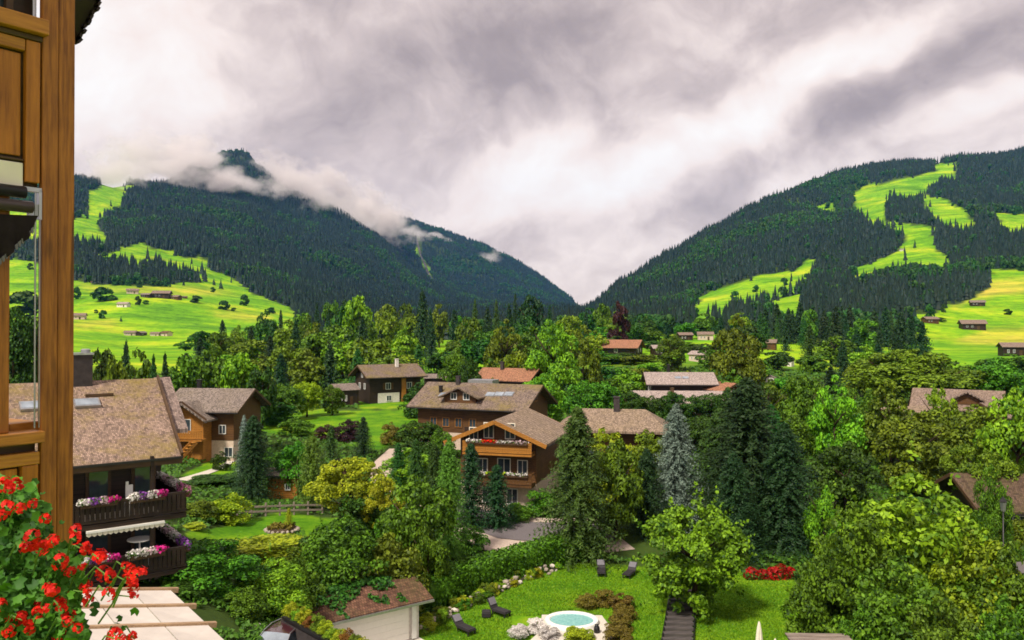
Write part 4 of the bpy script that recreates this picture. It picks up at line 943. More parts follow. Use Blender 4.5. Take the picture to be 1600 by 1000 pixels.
FACE = {'front': (Vector((0, -1, 0)), Vector((1, 0, 0))), 'back': (Vector((0, 1, 0)), Vector((-1, 0, 0))), 'right': (Vector((1, 0, 0)), Vector((0, 1, 0))), 'left': (Vector((-1, 0, 0)), Vector((0, -1, 0)))}
def fpt(face, L, D, u, z, out=0.0):
    n, t = FACE[face]; r = (D / 2 if face in ('front', 'back') else L / 2) + out
    return n * r + t * u + Vector((0, 0, z))
def add_window(e, face, L, D, u, z, w, h, fm='white_paint', shutters=None, glass='window_glass'):
    n, t = FACE[face]; b = MB(); k = 0.07
    def slab(u0, z0, su, sz, out, dp):
        c = fpt(face, L, D, u + u0, z + z0, out); s = (su, dp, sz) if face in ('front', 'back') else (dp, su, sz); b.box(c, s)
    slab(-w / 2 + k / 2, h / 2, k, h, .03, .10); slab(w / 2 - k / 2, h / 2, k, h, .03, .10); slab(0, k / 2, w, k, .032, .10); slab(0, h - k / 2, w, k, .032, .10); slab(0, h / 2, k * .7, h - 2 * k, .028, .07)
    f = b.build('window', M[fm], e)
    b = MB(); c = fpt(face, L, D, u, z + h / 2, .015); b.box(c, (w - k, .03, h - k) if face in ('front', 'back') else (.03, w - k, h - k)); b.build('pane', M[glass], f)
    if shutters:
        for s in (-1, 1):
            b = MB(); c = fpt(face, L, D, u + s * (w * .75 + .03), z + h / 2, .04); b.box(c, (w * .48, .05, h * 1.02) if face in ('front', 'back') else (.05, w * .48, h * 1.02)); b.build('shutter', M[shutters], f)
def add_balcony(e, face, L, D, u0, u1, z, dep, mat='timber_orange', rail=1.0, boards=0.16, solid=True, flowers=None):
    n, t = FACE[face]; ax = face in ('front', 'back')
    b = MB(); w = u1 - u0; um = (u0 + u1) / 2
    c = fpt(face, L, D, um, z - .1, dep / 2); b.box(c, (w, dep, .2) if ax else (dep, w, .2)); bal = b.build('balcony', M[mat], e)
    b = MB()
    for zz in (z + .12, z + rail): c = fpt(face, L, D, um, zz, dep - .06); b.box(c, (w, .1, .12) if ax else (.1, w, .12))
    for s in (u0 + .05, u1 - .05):
        for zz in (z + .12, z + rail): c = fpt(face, L, D, s, zz, dep / 2 - .03); b.box(c, (.1, dep - .1, .118) if ax else (dep - .1, .1, .118))
    b.build('railing', M[mat], bal)
    k = max(3, int(w / boards)); me = None
    for i in range(k):
        u = u0 + (i + .5) * w / k
        if me is None:
            b = MB(); b.box((0, 0, 0), (w / k * .86, .045, rail - .12) if ax else (.045, w / k * .86, rail - .12)); me = b.mesh('board', M[mat])
        put('board', me, bal, fpt(face, L, D, u, z + .08 + rail / 2, dep - .06 + (i % 2) * .004))
    return bal
def add_chimney(e, x, y, z0, z1, w=0.9, dp=0.7, mat='chimney_stone', pots=0):
    b = MB(); b.box((x, y, (z0 + z1) / 2), (w, dp, z1 - z0)); ch = b.build('chimney', M[mat], e)
    b = MB(); b.box((x, y, z1 + .06), (w * 1.18, dp * 1.18, .12))
    for i in range(pots): b.lathe([(.13, z1 + .1), (.16, z1 + .3), (.12, z1 + .34)], 8, (x + (i - (pots - 1) / 2) * w / max(pots, 1), y, 0))
    b.build('chimney_cap', M['metal_grey' if pots else mat], ch)
def skylight(e, roof, D, h, pitch, x, s, w=1.1, hh=0.9, side=-1, z_off=0.26):
    """window lying on the slope; s = share of the way from eave to ridge"""
    t = math.tan(R(pitch)); y = side * (D / 2) * (1 - s); z = h + (D / 2) * s * t + z_off; a = R(pitch) * (-side)
    b = MB(); b.box((x, y, z), (w + .16, hh + .16, .1), rx=a); f = b.build('skylight', M['metal_grey'], e)
    b = MB(); b.box((x, y, z + .04), (w, hh, .08), rx=a); b.build('pane', M['sky_glass'], f)
def chalet(px, d, rot, L, D, h, label, pitch=22, ov=1.0, roof='shingle_grey', wall='timber_dark', base=None, base_h=2.4, z=None, wins=(), balc=(), chim=(), lights=(), cat='chalet', name='chalet', fascia='timber_trim', group=None, th=0.24):
    p = G(px, d); p.z = p.z - .1 if z is None else z
    e = empty(name, p, R(rot), label, cat, group)
    z0 = -0.6
    if base:
        b = MB(); b.box((0, 0, (base_h + z0) / 2), (L, D, base_h - z0)); b.build('base_wall', M[base], e); z0 = base_h
        wall_shell(L + .06, D + .06, h, pitch, z0 + .003).build('wall', M[wall], e)
    else: wall_shell(L, D, h, pitch, z0).build('wall', M[wall], e)
    b, rz = gable_roof(L, D, h, pitch, ov, th); ro = b.build('roof', M[roof], e)
    t = math.tan(R(pitch)); xo = L / 2 + ov
    for sx in (-1, 1):
        for s in (-1, 1): b = MB(); b.bar((sx * (xo + .03), 0, rz + th * .35), (sx * (xo + .03), s * (D / 2 + ov + .02), h - ov * t + th * .35), .07, th * 1.25, up=(0, 0, 1)); b.build('verge_board', M[fascia], e)
    for s in (-1, 1): b = MB(); b.box((0, s * (D / 2 + ov + .05), h - ov * t + .02), (L + 2 * ov, .09, .14)); b.build('gutter', M['metal_dark'], e)
    for w in wins: add_window(e, w[0], L + .07, D + .07, *w[1:5], fm=w[5] if len(w) > 5 else 'white_paint', shutters=w[6] if len(w) > 6 else None)
    for q in balc: add_balcony(e, q[0], L + .07, D + .07, *q[1:5], mat=q[5] if len(q) > 5 else 'timber_orange')
    for q in chim: add_chimney(e, *q[:4], **(q[4] if len(q) > 4 else {}))
    for q in lights: skylight(ro if False else e, None, D, h, pitch, *q)
    return e
def small_house(px, py, wpx, label, roof='shingle_grey', wall='timber_dark', rot=15, group=None, aspect=0.62, hh=0.30, cat='house', name='barn', d=None, dmin=200):
    """a far building: walls, roof, a door and a window row on the side towards the valley; row py is its foot"""
    d = hit(px, py, dmin) if d is None else d; L = wpx / F * d * .82; D = L * aspect; h = L * hh
    p = G(px, d); p.z -= .2; e = empty(name, p, R(rot), label, cat, group)
    wall_shell(L, D, h, 26, -1.0).build('wall', M[wall], e)
    b, rz = gable_roof(L, D, h, 26, L * .07, L * .02); b.build('roof', M[roof], e)
    b = MB(); b.box((L * .18, -D / 2 - .02, h * .3), (L * .12, .1, h * .62)); b.build('door', M['timber_trim'], e)
    for u in (-.3, -.08): add_window(e, 'front', L, D, u * L, h * .35, L * .09, h * .34)
    return e

# chalet with orange balcony and outside stair at the end of the upper lawn
e = chalet(340, 102, -6, 8.0, 7.8, 6.5, 'chalet with grey roof, orange timber balcony and outside stair', 26, 1.0, 'shingle_grey', 'timber_mid', 'plaster_warm', 2.6,
           wins=[('front', 2.6, 3.4, .9, 1.1), ('front', 3.4, .6, 1.1, 1.2), ('right', -1, 3.4, .9, 1.1)], chim=[(-2.6, .4, 8.2, 9.6, dict(w=.5, dp=.5, mat='metal_dark'))])
# its cross gable, turned to the lawn
Lg, Dg, hg = 3.2, 4.6, 5.6
b = wall_shell(Lg, Dg, hg, 34, -.5); g = b.build('gable_wing', M['timber_orange'], e); g.location = (-1.1, -4.4, 0); g.rotation_euler = (0, 0, R(90))
b, _ = gable_roof(Lg + 1.5, Dg, hg, 34, .8, .2, .8); q = b.build('gable_roof', M['shingle_grey'], e); q.location = (-1.1, -4.0, .05); q.rotation_euler = (0, 0, R(90))
for x_ in (-4.2, 2.0): b = MB(); b.bar((-1.1, -6.86, 7.52), (x_, -6.86, 5.4), .08, .3); b.build('verge_board', M['timber_trim'], e)
add_window(g, 'left', Lg, Dg, 0, 3.7, 1.5, 1.7)
b = MB(); b.box((-1.1, -6.6, 3.0), (5.4, 1.3, .2)); bal = b.build('balcony', M['timber_orange'], e)
b = MB(); b.box((-1.1, -7.2, 4.1), (5.4, .1, .14)); b.box((-1.1, -7.2, 3.25), (5.4, .1, .12)); b.build('railing', M['timber_orange'], bal)
b = MB(); b.box((0, 0, 0), (.24, .05, .85)); me = b.mesh('board', M['timber_orange'])
for i in range(18): put('board', me, bal, (-3.65 + i * .3, -7.21, 3.68))
for x0, x1 in ((-1.9, -3.2), (-.4, .8), (-1.2, -1.2)):
    b = MB(); b.bar((x0, -7.15, 0), (x1, -7.15, 2.95), .22, .22); b.build('strut', M['timber_orange'], e)
b = MB(); b.bar((-1.6, -9.4, .1), (.4, -7.3, 2.9), .14, .3); b.bar((-.7, -9.8, .1), (1.3, -7.7, 2.9), .14, .3); b.build('stair_stringer', M['timber_orange'], e)
b = MB(); b.box((0, 0, 0), (.3, 1.2, .06)); me = b.mesh('step', M['timber_orange'])
for i in range(9): put('step', me, e, (-1.15 + i * .23, -9.55 + i * .24, .3 + i * .32), R(43))
# dark timber chalet on the meadow
chalet(606, 166, 31, 11.0, 8.2, 5.5, 'dark timber chalet with brown roof and white cellar wall on the meadow', 24, 1.1, 'shingle_brown', 'timber_dark', 'timber_dark', 2.3,
       wins=[('front', -1.6, 2.7, 1.1, 1.3, 'white_paint', 'timber_mid'), ('front', 3.0, 2.7, 1.1, 1.3, 'white_paint', 'timber_mid'), ('left', -1.4, 2.7, .9, 1.2), ('left', 1.4, 2.7, .9, 1.2), ('left', 0, 5.0, .8, 1.0)],
       chim=[(1.5, -1.2, 7.0, 8.6, dict(w=.6, dp=.6, mat='plaster'))])
b = MB(); b.box((-1.5, -4.2, 1.0), (4.6, .12, 2.0)); c_ = [o for o in COL.objects if o.name.startswith('chalet')][-1]; b.build('cellar_wall', M['plaster'], c_)
b = MB(); b.box((1.7, -4.35, 2.6), (.9, .3, 5.2)); b.build('corner_post', M['timber_orange'], c_)
add_window(c_, 'front', 11.1, 8.6, -1.5, .4, 1.1, 1.1)
small_house(537, 626, 44, 'small grey roofed hut left of the dark timber chalet', 'shingle_grey', 'timber_dark', 35, d=158, aspect=.9, hh=.75, cat='hut', name='hut')
small_house(680, 596, 40, 'small house with grey roof just behind the dark timber chalet', 'shingle_grey', 'timber_dark', 10, d=186, hh=.7)
# large grey brown roofed chalet with an eyebrow dormer
e = chalet(756, 107, -22, 14.6, 9.6, 5.9, 'wide chalet with grey brown roof, small gabled dormer and skylights', 25, 1.1, 'shingle_brown', 'timber_mid', 'plaster_warm', 2.3,
           wins=[('front', -5, 3.0, 1.0, 1.2, 'timber_orange'), ('front', -3.2, 3.0, 1.0, 1.2, 'timber_orange'), ('front', -1.4, 3.0, 1.0, 1.2, 'timber_orange'), ('front', .6, 3.0, 1.0, 1.2, 'timber_orange'), ('right', -1.4, 3.2, 1.0, 1.2, 'timber_orange'), ('right', 1.4, 3.2, 1.0, 1.2, 'timber_orange'), ('right', 0, 6.2, 1.0, 1.1, 'timber_orange')],
           lights=[(-4.4, .35), (2.1, .45), (3.3, .48), (4.6, .5)], chim=[(-3.6, -.4, 8.0, 9.2, dict(w=.5, dp=.5)), (-5.2, -2.4, 6.8, 8.0, dict(w=.4, dp=.4, mat='metal_dark'))])
b = wall_shell(3.0, 4.4, 7.0, 24, 6.0); q = b.build('dormer', M['timber_mid'], e); q.location = (-1.2, -3.3, 0); q.rotation_euler = (0, 0, R(90))
add_window(q, 'left', 3.0, 4.4, -.9, 6.55, .9, .9); add_window(q, 'left', 3.0, 4.4, .9, 6.55, .9, .9)
b, _ = gable_roof(3.4, 4.4, 7.0, 24, .7, .18, .7); q = b.build('dormer_roof', M['shingle_brown'], e); q.location = (-1.2, -3.1, .03); q.rotation_euler = (0, 0, R(90))
b = MB(); b.box((-.6, 1.2, 8.35), (3.6, 2.2, .9)); b.build('roof_lantern', M['metal_grey'], e)
# brown chalet with flower balconies, gable towards us; ridge runs away to the right
e = chalet(800, 80, 90 - 16, 9.5, 7.4, 6.4, 'three storey brown chalet with two long flower balconies under a wide gable', 23, 1.25, 'shingle_tan', 'timber_mid', 'plaster_warm', 2.3, fascia='timber_orange', th=.3,
           wins=[('left', -2.4, 6.2, .9, 1.2, 'cream_paint', 'timber_dark'), ('left', -.9, 6.4, 1.0, 1.5, 'cream_paint'), ('left', 1.2, 6.4, 1.0, 1.5, 'cream_paint'), ('left', -2.7, 3.1, 1.0, 1.4, 'cream_paint'), ('left', -1.5, 3.1, 1.0, 1.4, 'cream_paint'), ('left', .6, 2.9, 1.3, 1.7, 'cream_paint'), ('left', 2.4, 3.1, 1.0, 1.4, 'cream_paint'),
                 ('left', -1, .3, 1.1, 1.7), ('left', 1.4, .3, 1.1, 1.5)],
           balc=[('left', -3.1, 3.6, 5.2, 1.3, 'timber_orange'), ('left', -2.4, 3.6, 2.35, 1.3, 'timber_mid')])
def flower_row(name, a, b_, r, n, mats, label, group=None, parent=None, seed=1, leaf=.09):
    """a planted window box: foliage and blossoms in blocks of colour along the line a-b"""
    a, b_ = Vector(a), Vector(b_); rng = np.random.RandomState(seed)
    e = empty(name, a, 0, label, 'flower box', group)
    bx = MB(); bx.bar((0, 0, -r * .8), (b_ - a) + Vector((0, 0, -r * .8)), r * 1.0, r * .9); bx.build('trough', M['timber_trim'], e)
    dirv = np.array(b_ - a); L_ = np.linalg.norm(dirv)
    def tuft(t0, t1, k, m, nm, rr):
        t = rng.uniform(t0, t1, k)[:, None]; dr = rng.normal(size=(k, 3)); dr /= np.linalg.norm(dr, axis=1, keepdims=True)
        c = dirv * t + dr * rr * rng.uniform(.5, 1.0, k)[:, None] * np.array([1, 1, .95]); v, q = leaf_quads(c, dr + rng.normal(size=(k, 3)) * .4, np.full(k, leaf), rng, asp=.85); put(nm, np_mesh(nm, v, q, M[m]), e)
    tuft(0, 1, n // 2, 'leaf_mid', 'foliage', r * .8)
    for i, m in enumerate(mats): tuft(i / len(mats), (i + 1) / len(mats), n // len(mats), m, 'blossom', r)
    return e
def petal(name, c, c2): M[name] = leafmat(name, c, c2, 0.25, 0.0)
petal('petal_white', (.55, .50, .46), (.85, .80, .78)); petal('petal_pink', (.55, .10, .30), (.75, .30, .50)); petal('petal_magenta', (.45, .01, .16), (.75, .03, .32)); petal('petal_violet', (.14, .03, .25), (.35, .12, .45)); petal('petal_red', (.50, .004, .002), (.85, .02, .006)); petal('petal_pale', (.60, .40, .45), (.80, .62, .66))
mw = Matrix.Translation(e.location) @ Matrix.Rotation(R(74), 4, 'Z')
for zz, cols in ((6.3, ['petal_white', 'petal_red', 'petal_white', 'petal_pale']), (3.35, ['petal_white', 'leaf_yellow', 'petal_white'])):
    flower_row('flower_box', mw @ Vector((-6.15, 2.7, zz)), mw @ Vector((-6.15, -3.2, zz)), .2, 420, cols, 'white and red flower box on the upper orange balcony' if zz > 5 else 'white flower box on the lower balcony of the brown chalet', 'flower boxes on the brown chalet', seed=int(zz))
# tan hipped wing to its right
def hip_house(px, d, rot, L, D, h, rise, ov, label, roof, wall, z=None, chim=(), hip=.55, name='chalet'):
    p = G(px, d); p.z = p.z if z is None else z; e = empty(name, p, R(rot), label, 'chalet')
    b = MB(); b.box((0, 0, h / 2 - .4), (L, D, h + .8)); b.build('wall', M[wall], e)
    X, Y = L / 2 + ov, D / 2 + ov; k = X - hip * Y; b = MB()
    v = [(-X, -Y, h), (X, -Y, h), (X, Y, h), (-X, Y, h), (-k, 0, h + rise), (k, 0, h + rise)]
    v += [(x, y, z_ - .25) for x, y, z_ in v]
    b.add(v, [(0, 1, 5, 4), (1, 2, 5), (2, 3, 4, 5), (3, 0, 4), (7, 6, 10, 11), (8, 7, 11), (9, 8, 11, 10), (6, 9, 10), (0, 6, 7, 1), (1, 7, 8, 2), (2, 8, 9, 3), (3, 9, 6, 0)]); b.build('roof', M[roof], e)
    for u in np.linspace(-L * .36, L * .36, 5): add_window(e, 'front', L, D, u, 2.6, 1.0, 1.3)
    for q in chim: add_chimney(e, *q[:4], **(q[4] if len(q) > 4 else {}))
    return e
hip_house(958, 90, -10, 10.4, 7.5, 5.7, 1.9, 1.0, 'tan hipped roof wing with a dark stone chimney behind the olive dark conifer', 'shingle_tan', 'timber_mid', chim=[(.4, -.4, 6.6, 8.9, dict(w=.65, dp=.6))])
# village houses further back
chalet(798, 150, -24, 10, 7.5, 6.0, 'house with terracotta roof behind the grey brown roof', 24, .8, 'tile_orange', 'timber_dark', None, wins=[('front', -3, 3.6, 1, 1.2), ('front', -1, 3.6, 1, 1.2), ('front', 1, 3.6, 1, 1.2), ('front', 3, 3.6, 1, 1.2)], chim=[(-1.5, -.5, 7.6, 9.0, dict(w=.6, dp=.6))])
e = chalet(1064, 150, -3, 17.2, 9, 2.7, 'long low building with a pale grey roof in the village centre', 20, 1.0, 'shingle_pale', 'timber_dark', None, wins=[('front', u, .9, 1.3, 1.3) for u in (-7.4, -5.2, -3, -.8, 1.4, 3.6, 5.8, 7.6)], chim=[(-2.0, -2.4, 3.4, 5.2, dict(w=.6, dp=.6, mat='tile_red'))])
e = chalet(1060, 163, -3, 11.6, 8.4, 5.3, 'taller pale roofed building with dark gables right behind the long low one', 21, 1.3, 'shingle_pale', 'timber_dark', None, wins=[('left', -1.5, 3.2, 1.1, 1.2), ('left', 1.5, 3.2, 1.1, 1.2)], chim=[(-2, .2, 7.0, 8.6, dict(w=.5, dp=.5, mat='metal_dark'))], lights=[(-.5, .4), (1.0, .4)])
chalet(1130, 158, -62, 5.6, 5, 4.4, 'small orange roofed annex at the right end of the pale roofs', 24, .8, 'tile_orange', 'timber_mid', None, wins=[('left', 0, 2.2, 1.1, 1.2)])
chalet(968, 280, -22, 14, 10, 3.0, 'orange roofed house with a dark gable in the middle of the village', 24, 1.0, 'tile_orange', 'timber_dark', None, wins=[('right', -2, 1.2, 1.2, 1.3), ('right', 2, 1.2, 1.2, 1.3), ('front', 0, 1.2, 1.2, 1.3)])
for px, yb, w, lab, ro, wa, rt, d in [
    (1032, 560, 34, 'pale roofed house right of the orange roofed house', 'shingle_pale', 'timber_dark', 10, 275), (1094, 568, 36, 'brown gabled house with a pale front among the village trees', 'shingle_pale', 'plaster_warm', -50, 255),
    (1070, 524, 26, 'pinkish roofed house at the left end of the upper village row', 'tile_pink', 'timber_dark', 8, 400), (1102, 522, 28, 'pinkish roofed house at the right end of the upper village row', 'tile_pink', 'plaster_warm', -8, 405),
    (1006, 524, 14, 'narrow house with pale walls beside the purple beech', 'tile_pink', 'plaster_warm', 60, 390), (1198, 540, 34, 'long pinkish roof on the bright meadow behind the firs', 'tile_pink', 'timber_mid', -25, 330),
    (1226, 575, 30, 'white walled house behind the firs', 'shingle_pale', 'plaster', -35, 255), (1204, 600, 26, 'white gabled house lower down behind the firs', 'shingle_grey', 'plaster', 70, 210),
    (1583, 560, 44, 'house with purplish roof at the right edge of the valley', 'tile_pink', 'timber_dark', -12, 330), (812, 520, 20, 'house with pink wall behind the square topped conifer', 'tile_pink', 'plaster_warm', 20, 400)]:
    small_house(px, yb, w, lab, ro, wa, rt, d=d, hh=.42)
e = chalet(1496, 118, -32, 9.5, 8.5, 5.8, 'pink roofed chalet behind the big spreading tree', 25, 1.2, 'tile_pink', 'timber_mid', 'plaster_warm', 2.4, wins=[('front', -2, 3.2, 1, 1.2), ('front', 2, 3.2, 1, 1.2), ('right', 0, 3.2, 1, 1.2)])
b = wall_shell(2.4, 3.0, 7.0, 28, 6.2); q = b.build('dormer', M['timber_mid'], e); q.location = (1.4, -2.9, 0); q.rotation_euler = (0, 0, R(90))
b, _ = gable_roof(2.8, 3.0, 7.0, 28, .6, .18, .6); q = b.build('dormer_roof', M['tile_pink'], e); q.location = (1.4, -2.7, .03); q.rotation_euler = (0, 0, R(90))
chalet(1562, 114, 25, 7, 6, 5.0, 'smaller pink roofed house with dark gable right of the pink roofed chalet', 24, .9, 'tile_pink', 'timber_dark', None, wins=[('left', 0, 2.5, 1, 1.2)])
chalet(1415, 112, 20, 8, 7, 4.6, 'brick red walled house half hidden by the big spreading tree', 22, .8, 'shingle_tan', 'tile_red', None, wins=[('front', -2, 2.4, 1, 1.3), ('front', 1, 2.4, 1, 1.3)])
chalet(1600, 70, -4, 10, 7.5, 2.9, 'low building with brown shingle roof and shaded front behind the lantern post', 24, 1.3, 'shingle_dark', 'timber_dark', None, wins=[('front', -2.5, .8, 1.2, 1.2), ('front', 1, .8, 1.2, 1.2)])
# hamlet on the left pasture and barns on the right one
for px, py, w, lab, ro, wa, rt in [
    (207, 459, 20, 'pinkish roofed farmhouse at the left end of the hamlet', 'tile_pink', 'plaster_warm', 20), (229, 465, 18, 'dark barn second from the left in the hamlet', 'shingle_grey', 'timber_dark', -10), (253, 466, 30, 'long dark barn in the middle of the hamlet', 'tile_pink', 'timber_dark', 8),
    (275, 468, 18, 'small pink roofed barn at the right end of the hamlet', 'tile_pink', 'timber_mid', -20), (288, 466, 10, 'tiny hut beyond the right end of the hamlet', 'shingle_brown', 'timber_mid', 10), (146, 443, 9, 'tiny reddish hut above the clump of trees', 'tile_red', 'timber_mid', 0),
    (193, 480, 20, 'pale low farmhouse below the hamlet', 'shingle_pale', 'plaster', -5), (122, 499, 26, 'farmhouse with pale walls right beside the balcony post', 'tile_pink', 'plaster_warm', 15), (204, 524, 20, 'pink walled house left in the lower pair', 'tile_pink', 'plaster_warm', 10), (221, 524, 18, 'dark gabled house next to the pink walled one', 'shingle_grey', 'timber_dark', 80),
    (243, 525, 16, 'house with pale wall in the lower row of the left pasture', 'tile_pink', 'plaster_warm', 0), (260, 525, 20, 'red roofed barn at the right end of the lower row', 'tile_red', 'plaster_warm', -30),
    (1527, 478, 24, 'dark barn with a pale side on the hay meadow', 'shingle_grey', 'timber_dark', -20), (1519, 515, 40, 'long pinkish roofed barn on the bright right pasture', 'tile_pink', 'timber_dark', -14), (1453, 505, 26, 'pink roofed barn at the edge of the dark wood', 'tile_pink', 'timber_mid', 10), (1410, 392, 9, 'tiny white house high on the slope clearing', 'shingle_pale', 'plaster', 0)]:
    small_house(px, py, w, lab, ro, wa, rt, 'farm buildings on the pastures', dmin=350)

# ---------------------------------------------------------------- the shingled chalet beside the hotel
def big_chalet():
    ua = R(38); rot = 38
    # frame: x along the eave (away to the right), y from eave to ridge
    corner = P(283, 712, 38.4)                       # outer end of the eave
    ux = Vector((math.cos(ua), math.sin(ua), 0)); uy = Vector((-math.sin(ua), math.cos(ua), 0))
    z0 = 5.3
    o = corner + uy * 1.4; o.z = z0
    e = empty('chalet', o, ua, 'big dark chalet with mossy shingle roof and flower balconies beside the hotel', 'chalet')
    def loc(x, y, z): return Vector((x, y, z - z0))
    ez = corner.z; pitch = 27; t = math.tan(R(pitch)); Lr = 26.0; run = 6.6
    xb = -4.2                                         # where the upper roof ends at the top
    # main slope: its right edge leans in a little towards the ridge
    b = MB(); th = .26
    A = [loc(0, -1.4, ez - th), loc(-Lr, -1.4, ez - th), loc(-Lr, -1.4 + run, ez + run * t - th), loc(.55, -1.4 + run, ez + run * t - th)]
    b.add(A + [p + Vector((0, 0, th)) for p in A], [(3, 2, 1, 0), (4, 5, 6, 7), (0, 1, 5, 4), (1, 2, 6, 5), (2, 3, 7, 6), (3, 0, 4, 7)])
    A = [loc(.55, -1.4 + run, ez + run * t - th), loc(-Lr, -1.4 + run, ez + run * t - th), loc(-Lr, 2 * run - 1.4, ez - th), loc(.55, 2 * run - 1.4, ez - th)]
    b.add(A + [p + Vector((0, 0, th)) for p in A], [(3, 2, 1, 0), (4, 5, 6, 7), (0, 1, 5, 4), (1, 2, 6, 5), (2, 3, 7, 6), (3, 0, 4, 7)])
    b.build('roof', M['shingle_mossy'], e)
    # lower roof of the rear wing, showing past the verge
    b = MB(); zr = ez + run * t - .12
    A = [loc(.45, 5.4, zr - .2 + .3 * t), loc(1.3, 5.4, zr - .2 + .3 * t), loc(.95, .75, zr - 4.35 * t - .2), loc(.35, .75, zr - 4.35 * t - .2)]
    b.add(A + [p + Vector((0, 0, .2)) for p in A], [(3, 2, 1, 0), (4, 5, 6, 7), (0, 1, 5, 4), (1, 2, 6, 5), (2, 3, 7, 6), (3, 0, 4, 7)]); b.build('wing_roof', M['shingle_wing'], e)
    b = MB(); b.box(loc(-1.4, 7.4, (z0 + zr - 3) / 2), (4.0, 6.0, zr - 3.2 - z0)); b.build('wing_wall', M['timber_dark'], e)
    b = MB(); b.bar(loc(-Lr, -1.47, ez - .16), loc(.05, -1.47, ez - .16), .1, .34); b.build('fascia', M['timber_trim'], e)
    b = MB(); b.bar(loc(-Lr, -1.58, ez - .04), loc(.05, -1.58, ez - .04), .12, .1); b.build('gutter', M['metal_dark'], e)
    b = MB(); b.bar(loc(.05, -1.45, ez + .02), loc(.6, -1.4 + run, ez + run * t + .02), .1, .34); b.build('verge_board', M['timber_trim'], e)
    # body
    b = MB(); b.prism([loc(-Lr + 1, .6, z0 - 1.5), loc(-Lr + 1, 2 * run - 3.4, z0 - 1.5), loc(-Lr + 1, 2 * run - 3.4, ez + 1.0 * t - .5), loc(-Lr + 1, run - 1.4, ez + run * t - .4), loc(-Lr + 1, .6, ez + 2.0 * t - .4)], (Lr - 2.6, 0, 0)); b.build('wall', M['timber_dark'], e)
    # skylights and chimney stack
    def on_roof(x, y, dz): return loc(x, y, ez + (y + 1.4) * t + dz)
    for x, y in ((-3.25, 3.1), (-5.55, 3.1)):
        b = MB(); b.box(on_roof(x, y, .08), (1.15, .72, .16), rx=R(pitch)); f = b.build('skylight', M['metal_grey'], e)
        b = MB(); b.box(on_roof(x, y, .145), (1.0, .56, .06), rx=R(pitch)); b.build('pane', M['sky_glass'], f)
    b = MB(); p = on_roof(-3.4, 5.15, .2); b.box(p + Vector((0, 0, .25)), (1.4, .9, 1.9)); ch = b.build('chimney', M['chimney_stone'], e)
    b = MB(); b.box(p + Vector((0, 0, 1.25)), (1.52, 1.02, .1)); b.lathe([(.2, 1.28), (.24, 1.45), (.16, 1.5)], 8, p + Vector((-.45, 0, 0))); b.lathe([(.2, 1.28), (.24, 1.45), (.16, 1.5)], 8, p + Vector((.45, 0, 0))); b.build('chimney_cap', M['metal_grey'], ch)
    b = MB(); b.bar(on_roof(-3.2, 3.75, .08), on_roof(-1.9, 3.75, .08), .1, .14); b.build('snow_guard', M['timber_trim'], e)
    # balconies along the eave side and round the right end
    rails = [(zrow(806, 37.5), 'upper'), (zrow(893, 37.5), 'lower')]
    for zf, nm in rails:
        b = MB(); b.box(loc(-7.9, -.55, zf - .12), (16.2, 2.2, .22)); b.box(loc(-.7, 2.8, zf - .121), (1.75, 4.4, .218)); bal = b.build('balcony', M['timber_dark'], e)
        b = MB()
        for zz in (zf + .1, zf + .95): b.bar(loc(-16, -1.6, zz), loc(.2, -1.6, zz), .1, .12); b.bar(loc(.2, -1.55, zz), loc(.2, 5, zz), .1, .118)
        b.build('railing', M['timber_dark'], bal)
        b = MB(); b.box((0, 0, 0), (.17, .05, .8)); me = b.mesh('board', M['timber_dark'])
        for i in range(79): put('board', me, bal, loc(-15.9 + i * .2045, -1.62 + (i % 2) * .006, zf + .52))
        for i in range(32): put('board', me, bal, loc(.22, -1.4 + i * .2, zf + .52), R(90))
        for x in (-9.5, -4.7, -1.3):
            b = MB(); b.box(loc(x, -1.45, zf + 1.85), (.16, .16, 1.9)); b.build('post', M['timber_dark'], bal)
        for x in (-8.2, -6.0, -3.2, -1.2):
            add = MB(); add.box(loc(x, .55, zf + 1.1), (1.1, .08, 2.0)); w = add.build('door', M['timber_trim'], e)
            add = MB(); add.box(loc(x, .52, zf + 1.25), (.8, .08, 1.5)); add.build('pane', M['window_glass'], w)
    b = MB(); b.prism([loc(-14, -.2, z0 - 1.5), loc(-.3, -.2, z0 - 1.5), loc(-.3, .62, z0 - 1.5), loc(-14, .62, z0 - 1.5)], (0, 0, rails[1][0] - .25 - z0 + 1.5)); b.build('ground_floor', M['plaster_warm'], e)
    for x in (-3.4, -1.6):
        a = MB(); a.box(loc(x, -.23, z0 + .9), (1.0, .08, 1.5)); w = a.build('window', M['white_paint'], e); a = MB(); a.box(loc(x, -.26, z0 + .9), (.8, .06, 1.3)); a.build('pane', M['window_glass'], w)
    wm = Matrix.Translation(Vector((o.x, o.y, 0))) @ Matrix.Rotation(ua, 4, 'Z')
    def wp(x, y, z): return wm @ Vector((x, y, z))
    for (zf, nm) in rails:
        up = nm == 'upper'
        flower_row('flower_box', wp(-4.35, -1.75, zf + 1.05), wp(-2.85, -1.75, zf + 1.05), .2, 800, ['petal_white', 'petal_violet', 'petal_pale', 'petal_magenta'], 'white to magenta flower box at the left of the %s dark balcony' % nm, 'flower boxes on the dark chalet', seed=3 + up, leaf=.06)
        flower_row('flower_box', wp(-2.3, -1.75, zf + 1.05), wp(-.8, -1.75, zf + 1.05), .22, 800, ['petal_white', 'petal_violet', 'petal_white', 'petal_magenta'] if up else ['petal_white', 'petal_white', 'petal_pale', 'petal_magenta'], 'white to magenta flower box in the middle of the %s dark balcony' % nm, 'flower boxes on the dark chalet', seed=6 + up, leaf=.06)
